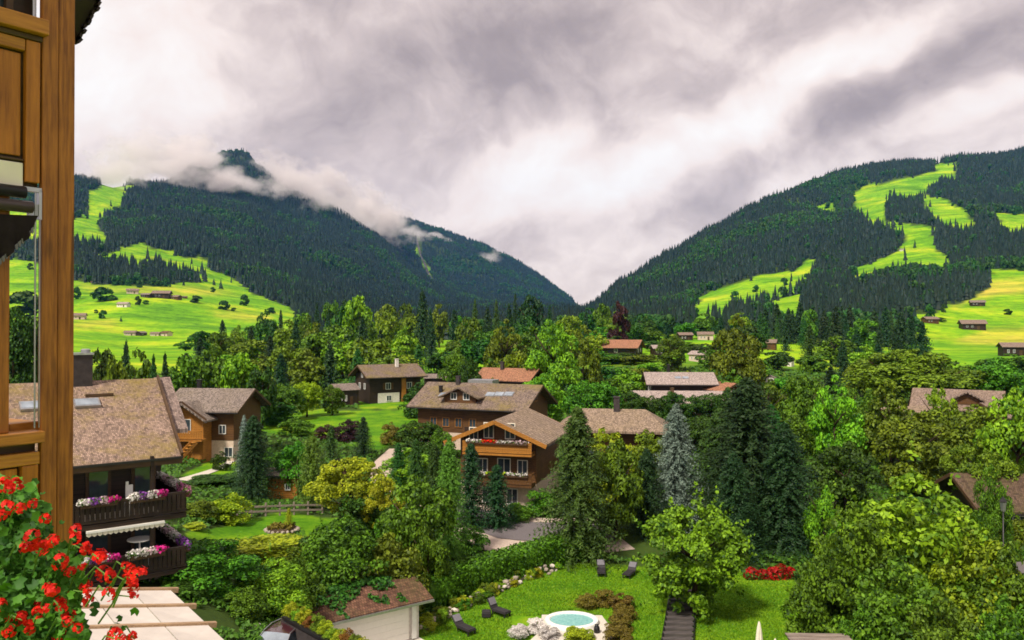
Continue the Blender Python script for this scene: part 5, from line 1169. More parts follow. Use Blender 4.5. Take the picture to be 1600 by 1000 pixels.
        flower_row('flower_box', wp(.3, -1.5, zf + 1.0), wp(.3, 3.6, zf + 1.0), .26, 1300, ['petal_pink', 'petal_white', 'petal_pale', 'petal_white'] if up else ['petal_violet', 'petal_white', 'petal_pale', 'petal_white'], 'long pale flower box round the right side of the %s dark balcony' % nm, 'flower boxes on the dark chalet', seed=9 + up, leaf=.06)
    # white fabric blind with a scalloped edge over the lower balcony
    zc = rails[0][0] - .3
    aw = empty('awning', wp(-4.1, -1.7, zc), ua, 'white awning with scalloped edge over the lower dark balcony', 'awning')
    b = MB(); b.bar((0, 0, 0), (3.3, 0, 0), .12, .1); b.build('front_bar', M['white_paint'], aw)
    b = MB(); b.add([(0, .02, .05), (3.3, .02, .05), (3.3, 1.6, .45), (0, 1.6, .45)], [(0, 1, 2, 3)]); b.build('fabric', M['cream_paint'], aw)
    b = MB()
    for i in range(15): b.prism([(i * .22 + .008, -.03, -.04), (i * .22 + .212, -.03, -.04), (i * .22 + .212, -.03, -.16), (i * .22 + .11, -.03, -.22), (i * .22 + .008, -.03, -.16)], (0, .02, 0))
    b.build('valance', M['cream_paint'], aw)
    # furniture on the balconies
    ch = empty('garden_chair', wp(-2.1, -1.1, rails[0][0] - .28), ua + .3, 'white high backed chair behind the flowers of the upper dark balcony', 'chair')
    b = MB(); b.box((0, 0, .95), (.5, .5, .06)); b.build('seat', M['white_paint'], ch); b = MB(); b.box((0, .22, 1.35), (.34, .05, .8)); b.box((-.1, .22, 1.82), (.12, .05, .2)); b.build('backrest', M['white_paint'], ch)
    for x in (-.21, .21):
        for y in (-.21, .21): b = MB(); b.box((x, y, .46), (.05, .05, .92)); b.build('leg', M['white_paint'], ch)
    b = MB(); b.lathe([(.55, .7), (.55, .75)], 16); b.lathe([(.04, 0), (.04, .72)], 8); b.lathe([(.3, 0), (.28, .03)], 12); q = b.build('table', M['white_paint']); q.location = wp(-1.7, -.9, rails[1][0] + .75); props(q, 'round white table on the lower dark balcony', 'table')
    return e
big_chalet()
# ---------------------------------------------------------------- roads and paths
TRODDEN = []
def strip(name, pts, widths, mat, lift=0.03, kind='structure'):
    """a ribbon laid on the land: (column, depth) stations, width at each"""
    c = [Vector(((px - CX) / F * d, d, 0)) for px, d in pts]; fine = []; fw = []
    for i in range(len(c) - 1):
        for k in range(8): t = k / 8; fine.append(c[i].lerp(c[i + 1], t)); fw.append(widths[i] * (1 - t) + widths[i + 1] * t)
    fine.append(c[-1]); fw.append(widths[-1]); TRODDEN.extend((p.x, p.y, w) for p, w in zip(fine, fw)); b = MB(); vs = []; m = 7
    for i, p in enumerate(fine):
        tdir = (fine[min(i + 1, len(fine) - 1)] - fine[max(i - 1, 0)]).normalized(); s = Vector((-tdir.y, tdir.x, 0))
        for j in range(m):
            q = p + s * fw[i] * (j / (m - 1) - .5); q.z = gz(CX + q.x / q.y * F, q.y) + lift; vs.append(q)
    b.add(vs, [(i * m + j, i * m + j + 1, (i + 1) * m + j + 1, (i + 1) * m + j) for i in range(len(fine) - 1) for j in range(m - 1)])
    return props(b.build(name, M[mat]), kind=kind)
strip('pavement', [(690, 75), (735, 71), (800, 66.5), (870, 66.5), (960, 68)], [6.5, 8, 9.5, 9, 8], 'paving_pink', .05)
strip('road', [(690, 75.5), (735, 71.3), (800, 67.2), (870, 67.2), (960, 69)], [4.0, 4.6, 4.8, 4.8, 4.6], 'asphalt', .10)
strip('path', [(624, 104), (602, 95), (596, 86), (612, 78)], [2.6, 2.4, 2.6, 2.2], 'paving_pink', .06)
strip('path', [(285, 78), (312, 84), (345, 92), (362, 98)], [1.2, 1.1, 1.0, .9], 'gravel_pale', .06)
strip('driveway', [(520, 36), (575, 41), (625, 44.6), (668, 46)], [5, 5, 4.2, 2], 'gravel_pale', .05)
strip('path', [(1545, 58), (1590, 59), (1700, 60)], [2.2, 2.2, 2.2], 'asphalt', .05)

M['door_white'] = plain('door_white', (.80, .76, .70), .5, .4, var=.05, b=.02)
# ---------------------------------------------------------------- garage with a creeper
GR = R(36.7)
gp = Vector(((505 - CX) / F * 42.8, 42.8, .15)); ga = empty('garage', gp, GR, 'garage with wide white door under a mossy red roof', 'garage')
b = MB(); b.box((3.0, 2.6, 1.0), (6.0, 4.8, 2.4)); b.build('wall', M['plaster'], ga)
b = MB(); b.prism([(-1.0, -.35, 2.12), (-1.0, 1.7, 2.85), (-1.0, 5.2, 2.3), (-1.0, 5.2, 2.16), (-1.0, 1.7, 2.7), (-1.0, -.35, 1.98)], (7.65, 0, 0)); b.build('roof', M['tile_red'], ga)
b = MB(); b.bar((-1.0, -.42, 2.0), (6.65, -.42, 2.0), .12, .12); b.build('gutter', M['metal_grey'], ga)
b = MB(); b.box((2.75, .155, .86), (5.1, .06, 1.9)); dr = b.build('door', M['cream_paint'], ga)
for i in range(5):
    b = MB(); b.box((2.75, .115, .10 + i * .38), (5.06, .04, .374)); b.build('door_panel', M['door_white'], dr)
b = MB(); b.box((5.6, .1, .9), (.28, .2, 1.98)); b.build('pier', M['white_paint'], ga)
def creeper():
    rng = np.random.RandomState(4); n = 2600
    x = rng.uniform(-.3, 5.0, n); y = rng.uniform(-.4, 3.2, n); hang = fbm(x * .9, y * .7, 3, 61) * 1.4 + (y - .8) * .24 + np.where((x > 1.2) & (x < 2.4), .12, 0); k = hang > .02
    x, y = x[k], y[k]; z = np.where(y < 1.7, 2.12 + (y + .35) * .356, 2.85 - (y - 1.7) * .157) + rng.uniform(.03, .3, len(x)) * np.clip(y, .2, 1)
    v, q = leaf_quads(np.stack([x, y, z], 1), rng.normal(size=(len(x), 3)) * .5 + np.array([0, -.4, 1.]), np.full(len(x), .10), rng, asp=.8)
    o = put('creeper', np_mesh('creeper', v, q, M['leaf_dark']), None, gp, GR); props(o, 'green creeper spilling over the red garage roof', 'creeper')
creeper()
# ---------------------------------------------------------------- upper forecourt with wall, planting and car
fc = MB(); poly = [(330, 20), (560, 20), (585, 29), (552, 33.0), (500, 35), (455, 37.5), (380, 38), (330, 36)]
fc.prism([((px - CX) / F * d, d, 2.95) for px, d in poly], (0, 0, -4.5)); props(fc.build('pavement', M['asphalt']), kind='structure')
w0, w1 = Vector(((448 - CX) / F * 37.2, 37.2, 4.4)), Vector(((572 - CX) / F * 32.4, 32.4, 4.4))
pw = empty('planter_wall', w0, 0, 'low dark planter wall that divides the car park from the garage drive', 'planter')
b = MB(); b.bar((0, 0, -2), w1 - w0 + Vector((0, 0, -2)), .5, 4.4, up=(0, 0, 1)); b.build('wall', M['chimney_stone'], pw)
b = MB(); b.bar((-.02, -.35, .24), w1 - w0 + Vector((-.02, -.35, .24)), .16, .12); b.build('coping', M['metal_dark'], pw)
for i in range(11):
    t = (i + .5) / 11; p = w0.lerp(w1, t); m = ['leaf_yellow', 'leaf_light', 'leaf_yellow', 'leaf_red', 'leaf_olive'][i % 5]
    o = put('shrub', proto('bush'), None, p + Vector((.08, .05, .15)), random.uniform(0, 6), (.8, .8, random.uniform(.5, .85)), M[m])
    props(o, {'leaf_yellow': 'yellow cushion shrub growing along the planter wall', 'leaf_light': 'light green cushion shrub growing along the planter wall', 'leaf_red': 'reddish cushion shrub growing along the planter wall', 'leaf_olive': 'olive cushion shrub growing along the planter wall'}[m], 'shrub', m.split('_')[1] + ' cushions along the planter wall')
def stone_mesh(seed):
    rng = random.Random(seed); bm = bmesh.new(); bmesh.ops.create_icosphere(bm, subdivisions=1, radius=.5)
    for v in bm.verts: v.co *= rng.uniform(.78, 1.15); v.co.z *= .72
    me = bpy.data.meshes.new('stone'); bm.to_mesh(me); bm.free(); me.materials.append(M['stone']); return me
STONES = [stone_mesh(i) for i in range(4)]
sw = empty('stone_wall', P(352, 985, 37.6), 0, 'rough stone retaining wall behind the parked car', 'wall')
for r in range(4):
    for i in range(9): put('stone', STONES[(i + r) % 4], sw, (-1.5 + i * .36 + (r % 2) * .17, random.uniform(-.06, .06), -.55 + r * .27), random.uniform(0, 6), (.42, .4, .42), M['stone_pale' if (i * 3 + r) % 4 else 'stone'])
# rockery at the foot of the hedge
rk = empty('rockery', G(740, 54), 0, 'rockery of pale and brown boulders along the foot of the hedge', 'rockery'); rl = rk.location.copy()
rr = random.Random(3); line = [(655, 47.4), (690, 49.6), (730, 51.9), (770, 54.0), (820, 56.8), (870, 59.2)]
for i in range(150):
    t = rr.random() ** 1.15 * (len(line) - 1.001); k = int(t); f = t - k; px = line[k][0] * (1 - f) + line[k + 1][0] * f; d = line[k][1] * (1 - f) + line[k + 1][1] * f + rr.uniform(-.6, .6)
    s = rr.uniform(.22, .55); put('stone', STONES[i % 4], rk, G(px, d) - rl + Vector((0, 0, s * .1 + max(0, rr.uniform(-.2, .4)))), rr.uniform(0, 6), (s, s * .8, s * .9), M['stone_pale' if rr.random() < .22 else 'stone'])
for i in range(34):
    t = rr.random() * (len(line) - 1.001); k = int(t); f = t - k; px = line[k][0] * (1 - f) + line[k + 1][0] * f; d = line[k][1] * (1 - f) + line[k + 1][1] * f + rr.uniform(-.7, .8)
    m = rr.choice(['leaf_light', 'leaf_olive', 'leaf_yellow', 'leaf_mid']); o = put('shrub', proto('bush'), None, G(px, d), rr.uniform(0, 6), (rr.uniform(.7, 1.3), rr.uniform(.7, 1.2), rr.uniform(.4, .9)), M[m])
    props(o, '%s tuft growing between the rockery boulders' % {'leaf_light': 'light green', 'leaf_olive': 'olive', 'leaf_yellow': 'yellow', 'leaf_mid': 'green'}[m], 'plant', m + ' tufts in the rockery')

def car():
    mt, nt, N, Lk, bs = new_mat('car_paint'); tc = N.new('ShaderNodeTexCoord'); n = noise(N, Lk, tc.outputs['Object'], 30, 3); r = ramp(N, [(.3, (.045, .012, .016)), (.7, (.06, .016, .02))]); Lk.new(n.outputs['Fac'], r.inputs[0]); Lk.new(r.outputs[0], bs.inputs['Base Color']); bs.inputs['Roughness'].default_value = .28; bs.inputs['Coat Weight'].default_value = 1; bs.inputs['Coat Roughness'].default_value = .05; M['car_paint'] = mt
    p = Vector(((437 - CX) / F * 36, 36, 2.95)); e = empty('parked_car', p, R(-14), 'dark red car with silver roof rails parked beside the planter wall', 'car')
    # cross sections along the length (front is -y): y, half width, sill, shoulder
    sec = [(-2.15, .70, .35, .62), (-2.0, .84, .25, .74), (-1.2, .90, .22, .88), (-.7, .91, .22, .95), (.9, .91, .22, .98), (1.7, .89, .24, .98), (2.1, .80, .3, .92), (2.2, .70, .4, .8)]
    b = MB(); vs = []
    for y, w, s, t in sec: vs += [(-w * .94, y, s), (-w, y, (s + t) / 2), (-w * .96, y, t - .06), (-w * .82, y, t), (0, y, t + .03), (w * .82, y, t), (w * .96, y, t - .06), (w, y, (s + t) / 2), (w * .94, y, s)]
    fs = [(i * 9 + j, i * 9 + j + 1, (i + 1) * 9 + j + 1, (i + 1) * 9 + j) for i in range(7) for j in range(8)] + [tuple(range(9)), tuple(63 + j for j in range(8, -1, -1))]
    b.add(vs, fs); b.build('body', M['car_paint'], e, True)
    cab = [(-.95, .78, .93, .98), (-.18, .66, 1.36, 1.40), (.5, .66, 1.42, 1.46), (1.35, .64, 1.36, 1.40), (1.95, .74, .95, 1.0)]
    b = MB(); vs = []
    for y, w, z, zc in cab: vs += [(-w, y, z), (-w * .8, y, z + .025), (0, y, zc), (w * .8, y, z + .025), (w, y, z)]
    b.add(vs, [(i * 5 + j, i * 5 + j + 1, (i + 1) * 5 + j + 1, (i + 1) * 5 + j) for i in (1, 2) for j in range(4)]); b.build('roof', M['car_paint'], e, True)
    for nm, i in (('windscreen', 0), ('rear_window', 3)):
        b = MB(); q = [Vector(v) for v in vs[i * 5:i * 5 + 10]]; b.add(q, [(j, j + 1, j + 6, j + 5) for j in range(4)]); b.build(nm, M['sky_glass' if i == 0 else 'window_glass'], e, True)
    for s in (-1, 1):
        b = MB(); b.add([(s * .86, -.85, .95), (s * .66, -.18, 1.355), (s * .665, .5, 1.415), (s * .645, 1.35, 1.355), (s * .82, 1.85, .96)], [(0, 1, 2, 3, 4)]); b.build('side_window', M['window_glass'], e)
        b = MB(); b.tube([(s * .66, -.2, 1.42), (s * .67, .5, 1.5), (s * .65, 1.4, 1.42)], .025, 6); b.tube([(s * .84, -.95, .96), (s * .66, -.2, 1.40)], .022, 6); b.build('roof_rail', M['metal_grey'], e)
        b = MB(); b.box((s * 1.02, -.68, 1.02), (.22, .12, .16)); b.bar((s * .86, -.62, .97), (s * .98, -.66, 1.0), .05, .04); b.build('mirror', M['metal_grey'], e, bevel=.02)
        b = MB(); b.box((s * .62, -2.06, .66), (.36, .16, .14)); b.build('headlight', M['sky_glass'], e, bevel=.03)
        for y in (-1.35, 1.35):
            b = MB(); b.lathe([(.2, -.1), (.31, -.1), (.33, -.05), (.33, .05), (.31, .1), (.2, .1)], 18); w = b.build('wheel', M['metal_dark'], e); w.location = (s * .84, y, .33); w.rotation_euler = (0, R(90), 0)
            b = MB(); b.lathe([(.02, -.085), (.19, -.085), (.2, 0), (.19, .085), (.02, .085)], 12); b.build('rim', M['metal_grey'], w)
car()
# ---------------------------------------------------------------- lawn furniture
M['rattan'] = plain('rattan', (.03, .026, .028), .6, .3, 0, .4, 30, .4); M['cushion_grey'] = plain('cushion_grey', (.17, .16, .18), .9, .1, 0, .2, 8, .2)
def lounger(px, d, rz, label, lift=42):
    e = empty('sun_lounger', G(px, d) + Vector((0, 0, .02)), R(rz), label, 'sun lounger', 'sun loungers on the lawn'); e.scale = (.85, .85, .9)
    b = MB(); b.box((0, -.35, .30), (.72, 1.35, .10)); b.build('seat', M['rattan'], e, bevel=.02)
    a = R(lift); b = MB(); b.box((0, .33 + .40 * math.cos(a), .32 + .40 * math.sin(a)), (.72, .82, .09), rx=a); bk_ = b.build('backrest', M['rattan'], e, bevel=.02)
    b = MB(); b.box((0, .33 + .52 * math.cos(a) - .07 * math.sin(a), .32 + .52 * math.sin(a) + .07 * math.cos(a)), (.62, .5, .07), rx=a); b.build('head_cushion', M['cushion_grey'], bk_, bevel=.02)
    b = MB(); b.box((0, -.35, .38), (.64, 1.28, .06)); b.build('cushion', M['rattan'], e, bevel=.02)
    for x in (-.3, .3):
        for y in (-.92, .25): b = MB(); b.box((x, y, .13), (.07, .07, .26)); b.build('leg', M['rattan'], e)
lounger(724, 47.6, 42, 'dark lounger with grey headrest nearest the garage')
lounger(778, 50.2, 48, 'dark lounger with raised back beside a low stool below the rockery', 58)
lounger(939, 58.6, -4, 'dark lounger standing square to the hedge under the olive dark conifer')
lounger(984, 58.2, -28, 'dark lounger turned towards the maple at the back of the lawn')
lounger(1036, 57.2, -20, 'dark lounger half hidden by the left side of the maple')
b = MB(); b.box((0, 0, .2), (.55, .55, .28)); b.box((0, 0, .37), (.5, .5, .08)); q = b.build('stool', M['rattan'], bevel=.03); q.location = G(760, 49.8); props(q, 'low dark stool beside the lounger below the rockery', 'stool')
# round hot tub on a pale terrace
hp = G(893, 48.4); tr = MB(); tr.prism([(x + hp.x, y + hp.y, hp.z + .03) for x, y in ((-1.75, 1.35), (1.95, 1.25), (2.35, -1.2), (2.2, -5), (-3.6, -5), (-1.95, -1.3))], (0, 0, .1)); props(tr.build('pavement', M['gravel_pale']), kind='structure')
ht = empty('hot_tub', hp + Vector((0, 0, .13)), 0, 'round hot tub with white rim and turquoise water', 'hot tub')
b = MB(); vs = []; n = 40
for r, z in ((1.62, 0), (1.62, .20), (1.58, .24), (1.36, .24), (1.32, .20), (1.28, .02)): vs += [(r * math.cos(2 * math.pi * j / n), r * .86 * math.sin(2 * math.pi * j / n), z) for j in range(n)]
b.add(vs, [(i * n + j, i * n + (j + 1) % n, (i + 1) * n + (j + 1) % n, (i + 1) * n + j) for i in range(5) for j in range(n)]); b.build('rim', M['white_paint'], ht, True)
mw_, nt, N, Lk, bs = new_mat('pool_water'); tc = N.new('ShaderNodeTexCoord'); n_ = noise(N, Lk, tc.outputs['Object'], 6, 3); r_ = ramp(N, [(.3, (.16, .38, .38)), (.7, (.30, .54, .51))]); Lk.new(n_.outputs['Fac'], r_.inputs[0]); Lk.new(r_.outputs[0], bs.inputs['Base Color']); bs.inputs['Roughness'].default_value = .06; bump(N, Lk, n_.outputs['Fac'], bs, .3, .03); M['pool_water'] = mw_
b = MB(); b.lathe([(1.30, .1), (1.30, .16)], 40); q = b.build('water', M['pool_water'], ht); q.scale = (1, .86, 1)
b = MB(); b.lathe([(.17, 0), (.2, .1), (.16, .34), (.1, .4), (.12, .46)], 12); q = b.build('urn', M['metal_dark'], None, True); q.location = hp + Vector((1.35, -1.55, .13)); props(q, 'small dark urn on the terrace beside the hot tub', 'urn')
for i, (px, d, w, h, m, lab) in enumerate([(918, 51.5, 1.6, .9, 'leaf_brown', 'first from the left'), (946, 52.0, 1.9, 1.0, 'leaf_brown', 'second from the left'), (972, 51.2, 1.7, 1.0, 'leaf_brown', 'third from the left'), (974, 49.3, 1.6, 1.0, 'leaf_brown', 'at the bend'), (968, 47.4, 1.7, 1.1, 'leaf_brown', 'below the bend'), (964, 45.6, 1.7, 1.1, 'leaf_brown', 'at the bottom edge')]):
    props(put('shrub', proto('bush'), None, G(px, d), i, (w, w, h), M[m]), 'brown green shrub in the bed curving round the hot tub, %s' % lab, 'shrub')
for i, (px, d, w, h, m, lab) in enumerate([(812, 46.6, 1.3, .7, 'petal_white', 'white flowering plant at the left corner of the tub terrace'), (838, 47.2, 1.4, .8, 'petal_white', 'white flowering plant left of the hot tub'), (858, 46.2, 1.3, .7, 'petal_white', 'white flowering plant in front of the hot tub'), (898, 45.8, 1.6, .8, 'leaf_yellow', 'yellow green cushion in front of the hot tub'), (918, 45.9, 1.0, .6, 'leaf_lime', 'lime green cushion in front of the hot tub')]):
    props(put('shrub', proto('bush'), None, G(px, d) + Vector((0, 0, .1)), i, (w, w, h), M[m]), lab, 'shrub')
M['sleeper'] = wood('sleeper', (.035, .03, .03), (.12, .10, .095), 'X', .8, .8)
# dark sleepers stepping down the lawn
st = empty('garden_steps', G(1060, 48), 0, 'flight of dark timber steps on the lawn left of the maple', 'steps'); so = st.location.copy()
b = MB(); b.box((0, 0, 0), (1.75, .42, .16)); me = b.mesh('step', M['sleeper'])
for i in range(13):
    d = 44.2 + i * .78; q = put('step', me, st, G(1056 + i * .9, d) - so + Vector((0, 0, .10 + .025 * i)), R(2), (1 - i * .012, 1, 1))
for s in (-1, 1):
    b = MB(); b.bar(G(1056, 44.0) - so + Vector((s * .92, 0, .08)), G(1067, 53.8) - so + Vector((s * .86, 0, .38)), .08, .2); b.build('stringer', M['metal_dark'], st)
# folded parasols, shelter roof, lantern
def parasol(px, d, h, label):
    e = empty('parasol', G(px, d), 0, label, 'parasol', 'folded parasols at the edge of the lawn')
    b = MB(); b.lathe([(.025, 0), (.025, h)], 8); b.build('pole', M['metal_grey'], e)
    b = MB(); prof = [(.05, h - 1.75), (.17, h - 1.7), (.15, h - 1.0), (.10, h - .4), (.05, h - .05), (.02, h + .06)]; n = 16; vs = []
    for i, (r, z) in enumerate(prof): vs += [(r * (1 + .28 * (j % 2)) * math.cos(2 * math.pi * j / n), r * (1 + .28 * (j % 2)) * math.sin(2 * math.pi * j / n), z) for j in range(n)]
    b.add(vs, [(i * n + j, i * n + (j + 1) % n, (i + 1) * n + (j + 1) % n, (i + 1) * n + j) for i in range(5) for j in range(n)]); b.build('canopy', M['cream_paint'], e)
    b = MB(); b.lathe([(.35, 0), (.33, .08), (.06, .12)], 14); b.build('foot', M['stone'], e)
parasol(1185, 41.4, 2.75, 'taller folded cream parasol left of the shelter roof'); parasol(1210, 40.2, 2.35, 'shorter folded cream parasol next to the shelter roof')
sh = empty('shelter', G(1290, 36.5), R(-2), 'low garden shelter with a greyed plank roof at the bottom edge', 'shelter')
zt = zrow(986, 38.2) - sh.location.z; me = None
for i in range(8):
    b = MB(); b.box((0, 0, 0), (2.9, .40, .05)); me = me or b.mesh('plank', M['timber_grey']); put('plank', me, sh, (.1, 1.55 - i * .43, zt - .09 - i * .02), (R(-3), 0, 0))
for x in (-1.2, 1.3):
    b = MB(); b.box((x, 0, zt - .22), (.12, 3.2, .16)); b.build('beam', M['timber_trim'], sh)
    for y in (-1.3, 1.4): b = MB(); b.box((x, y, (zt - .3) / 2), (.14, .14, zt - .3)); b.build('post', M['timber_trim'], sh)
lp = empty('street_lamp', G(1566, 58), 0, 'black lantern on a slim post in front of the brown shingle roof', 'lamp'); hz = zrow(800, 58) - lp.location.z
b = MB(); b.lathe([(.12, 0), (.1, .5), (.05, .6), (.045, hz)], 10); b.build('post', M['metal_dark'], lp, True)
b = MB(); b.lathe([(.05, hz), (.16, hz + .1), (.24, hz + .75), (.2, hz + .78)], 6); b.build('lantern_glass', M['metal_grey'], lp)
b = MB(); b.lathe([(.3, hz + .78), (.12, hz + 1.0), (.03, hz + 1.15)], 6); b.build('lantern_cap', M['metal_dark'], lp)
petal('petal_red_shaded', (.16, .004, .003), (.52, .010, .006))  # red petals darkened: the shade over this bed is put into the colour
# red flower bed under the firs
fb = empty('flower_bed', G(1198, 57.5), 0, 'bed of red flowers under the dark firs at the far edge of the lawn', 'flower bed'); rng = np.random.RandomState(2)
for i, (x, y, w, h) in enumerate([(-1.1, .1, 1.1, .7), (-.35, 0, 1.0, .6), (.35, -.1, 1.1, .8), (1.0, 0, 1.2, 1.0), (1.7, .2, 1.0, .7)]):
    n = 260; dr = rng.normal(size=(n, 3)); dr /= np.linalg.norm(dr, axis=1, keepdims=True); dr[:, 2] = abs(dr[:, 2]); c = dr * np.array([w / 2, w / 2, h]); v, q = leaf_quads(c, dr + rng.normal(size=(n, 3)) * .5, np.full(n, .09), rng, asp=.85)
    o = put('blossom', np_mesh('blossom', v, q, M['petal_red_shaded']), fb, (x, y, 0))
n = 900; c = np.stack([rng.uniform(-1.7, 2.2, n), rng.uniform(-.6, .6, n), rng.uniform(0, .45, n)], 1); v, q = leaf_quads(c, rng.normal(size=(n, 3)) + np.array([0, 0, 1.]), np.full(n, .09), rng); put('foliage', np_mesh('foliage', v, q, M['leaf_dark']), fb)
# fence, round bed and shed in the sloping garden
fe = empty('fence', G(440, 65), 0, 'weathered wooden post and rail fence above the flower bed lawn', 'fence'); fo_ = fe.location.copy()
posts = [(372, 64.4), (394, 64.8), (416, 65.2), (438, 65.6), (460, 66.0), (482, 66.4), (504, 66.8)]
b = MB(); b.box((0, 0, .5), (.13, .13, 1.15)); me = b.mesh('post', M['timber_grey'])
for px, d in posts: put('post', me, fe, G(px, d) - fo_)
for (a, c) in zip(posts[:-1], posts[1:]):
    for zz in (.4, .8): b = MB(); b.bar(G(*a) - fo_ + Vector((0, -.08, zz)), G(*c) - fo_ + Vector((0, -.08, zz)), .06, .14); b.build('rail', M['timber_grey'], fe)
rb = empty('flower_bed', G(441, 60.4), 0, 'round raised bed edged with stones on the small lawn', 'flower bed')
for i in range(20): a = i * math.pi / 10; put('stone', STONES[i % 4], rb, (1.15 * math.cos(a), 1.0 * math.sin(a), .12), a, (.42, .36, .42), M['stone'])
b = MB(); b.lathe([(1.1, 0), (1.1, .2), (.9, .3)], 20); b.build('soil', M['bark'], rb)
n = 500; c = np.stack([rng.uniform(-.9, .9, n), rng.uniform(-.8, .8, n), rng.uniform(.25, .5, n)], 1); v, q = leaf_quads(c, rng.normal(size=(n, 3)) + np.array([0, 0, 1.]), np.full(n, .10), rng); put('foliage', np_mesh('foliage', v, q, M['leaf_brown']), rb)
o = put('conifer_tree', PROTO['slim', 0], None, G(452, 60.6) + Vector((0, 0, .2)), 0, (.75, .75, 1.5), M['leaf_yellow']); props(o, 'tiny golden conifer in the round raised bed', 'tree')
chalet(444, 74, 8, 2.6, 2.2, 2.3, 'small orange timber garden shed with a grey roof', 18, .35, 'shingle_grey', 'timber_orange', None, wins=[('front', .5, .9, .5, .6)], cat='shed', name='garden_shed', th=.12)
# glazed canopy over the terrace below
def canopy():
    ux = Vector((math.cos(R(38)), math.sin(R(38)), 0)); uy = Vector((-math.sin(R(38)), math.cos(R(38)), 0)); A = P(268, 922, 28.6)
    e = empty('canopy', A, 0, 'sloping canopy of pale fabric panels between tan battens below the balcony', 'canopy')
    def pt(s, l, up=0): return -uy * s - ux * l + Vector((0, 0, .195 * l + up))
    rows, n = 5, 8; step = 2.1; wl = 1.3
    for r in range(rows):
        for k in range(n):
            b = MB(); a = [pt(r * step + .09, k * wl + .02), pt((r + 1) * step - .09, k * wl + .02), pt((r + 1) * step - .09, (k + 1) * wl - .02), pt(r * step + .09, (k + 1) * wl - .02)]
            c = sum(a, Vector()) / 4 + Vector((0, 0, -.05)); top = [p + Vector((0, 0, .04)) for p in a] + [c + Vector((0, 0, .04))]; bot = [p for p in a] + [c]
            b.add(top + bot, [(0, 1, 4), (1, 2, 4), (2, 3, 4), (3, 0, 4), (6, 5, 9), (7, 6, 9), (8, 7, 9), (5, 8, 9), (0, 5, 6, 1), (1, 6, 7, 2), (2, 7, 8, 3), (3, 8, 5, 0)]); b.build('panel', M['canopy_cloth'], e)
    for r in range(rows + 1): b = MB(); b.bar(pt(r * step, -.25, .03), pt(r * step, n * wl + .2, .03), .17, .16); b.build('batten', M['batten'], e)
    for k in range(n + 1): b = MB(); b.bar(pt(-.05, k * wl, -.07), pt(rows * step, k * wl, -.07), .05, .09); b.build('rafter', M['metal_grey'], e)
    for s in (.3, 5.2, 10.2): b = MB(); q = pt(s, .3); b.bar(q + Vector((0, 0, -.1)), Vector((q.x, q.y, 4.6 - A.z)), .14, .14, up=(1, 0, 0)); b.build('post', M['timber_mid'], e)
M['canopy_cloth'] = plain('canopy_cloth', (.54, .48, .43), .8, .2, var=.12, scale=1.5, b=.05)
M['batten'] = wood('batten', (.22, .13, .07), (.42, .28, .16), 'X', 1.0)
canopy()
fc = MB(); fc.prism([((px - CX) / F * d, d, 4.55) for px, d in [(-300, 14), (330, 14), (330, 36), (250, 40), (100, 34), (-300, 24)]], (0, 0, -5)); props(fc.build('terrace', M['paving_pink']), kind='structure')

# pale scree gully running down the far mountain
M['scree'] = plain('scree', (.10, .09, .085), .95, .1, 0, .5, .02, 0)
def scree():
    b = MB(); vs = []; st = [(650, 372, 2), (653, 384, 3), (657, 400, 3), (663, 414, 4), (669, 428, 4), (676, 440, 3)]
    for px, py, w in st:
        d = hit(px, py, 2500)
        for k in (-.5, -.15, .2, .5): q = G(px + w * k, d); vs.append(q + Vector((0, 0, 2.0 + 3 * random.random())))
    b.add(vs, [(i * 4 + j, i * 4 + j + 1, i * 4 + 5 + j, i * 4 + 4 + j) for i in range(len(st) - 1) for j in range(3)]); props(b.build('hillside', M['scree']), kind='structure')
scree()
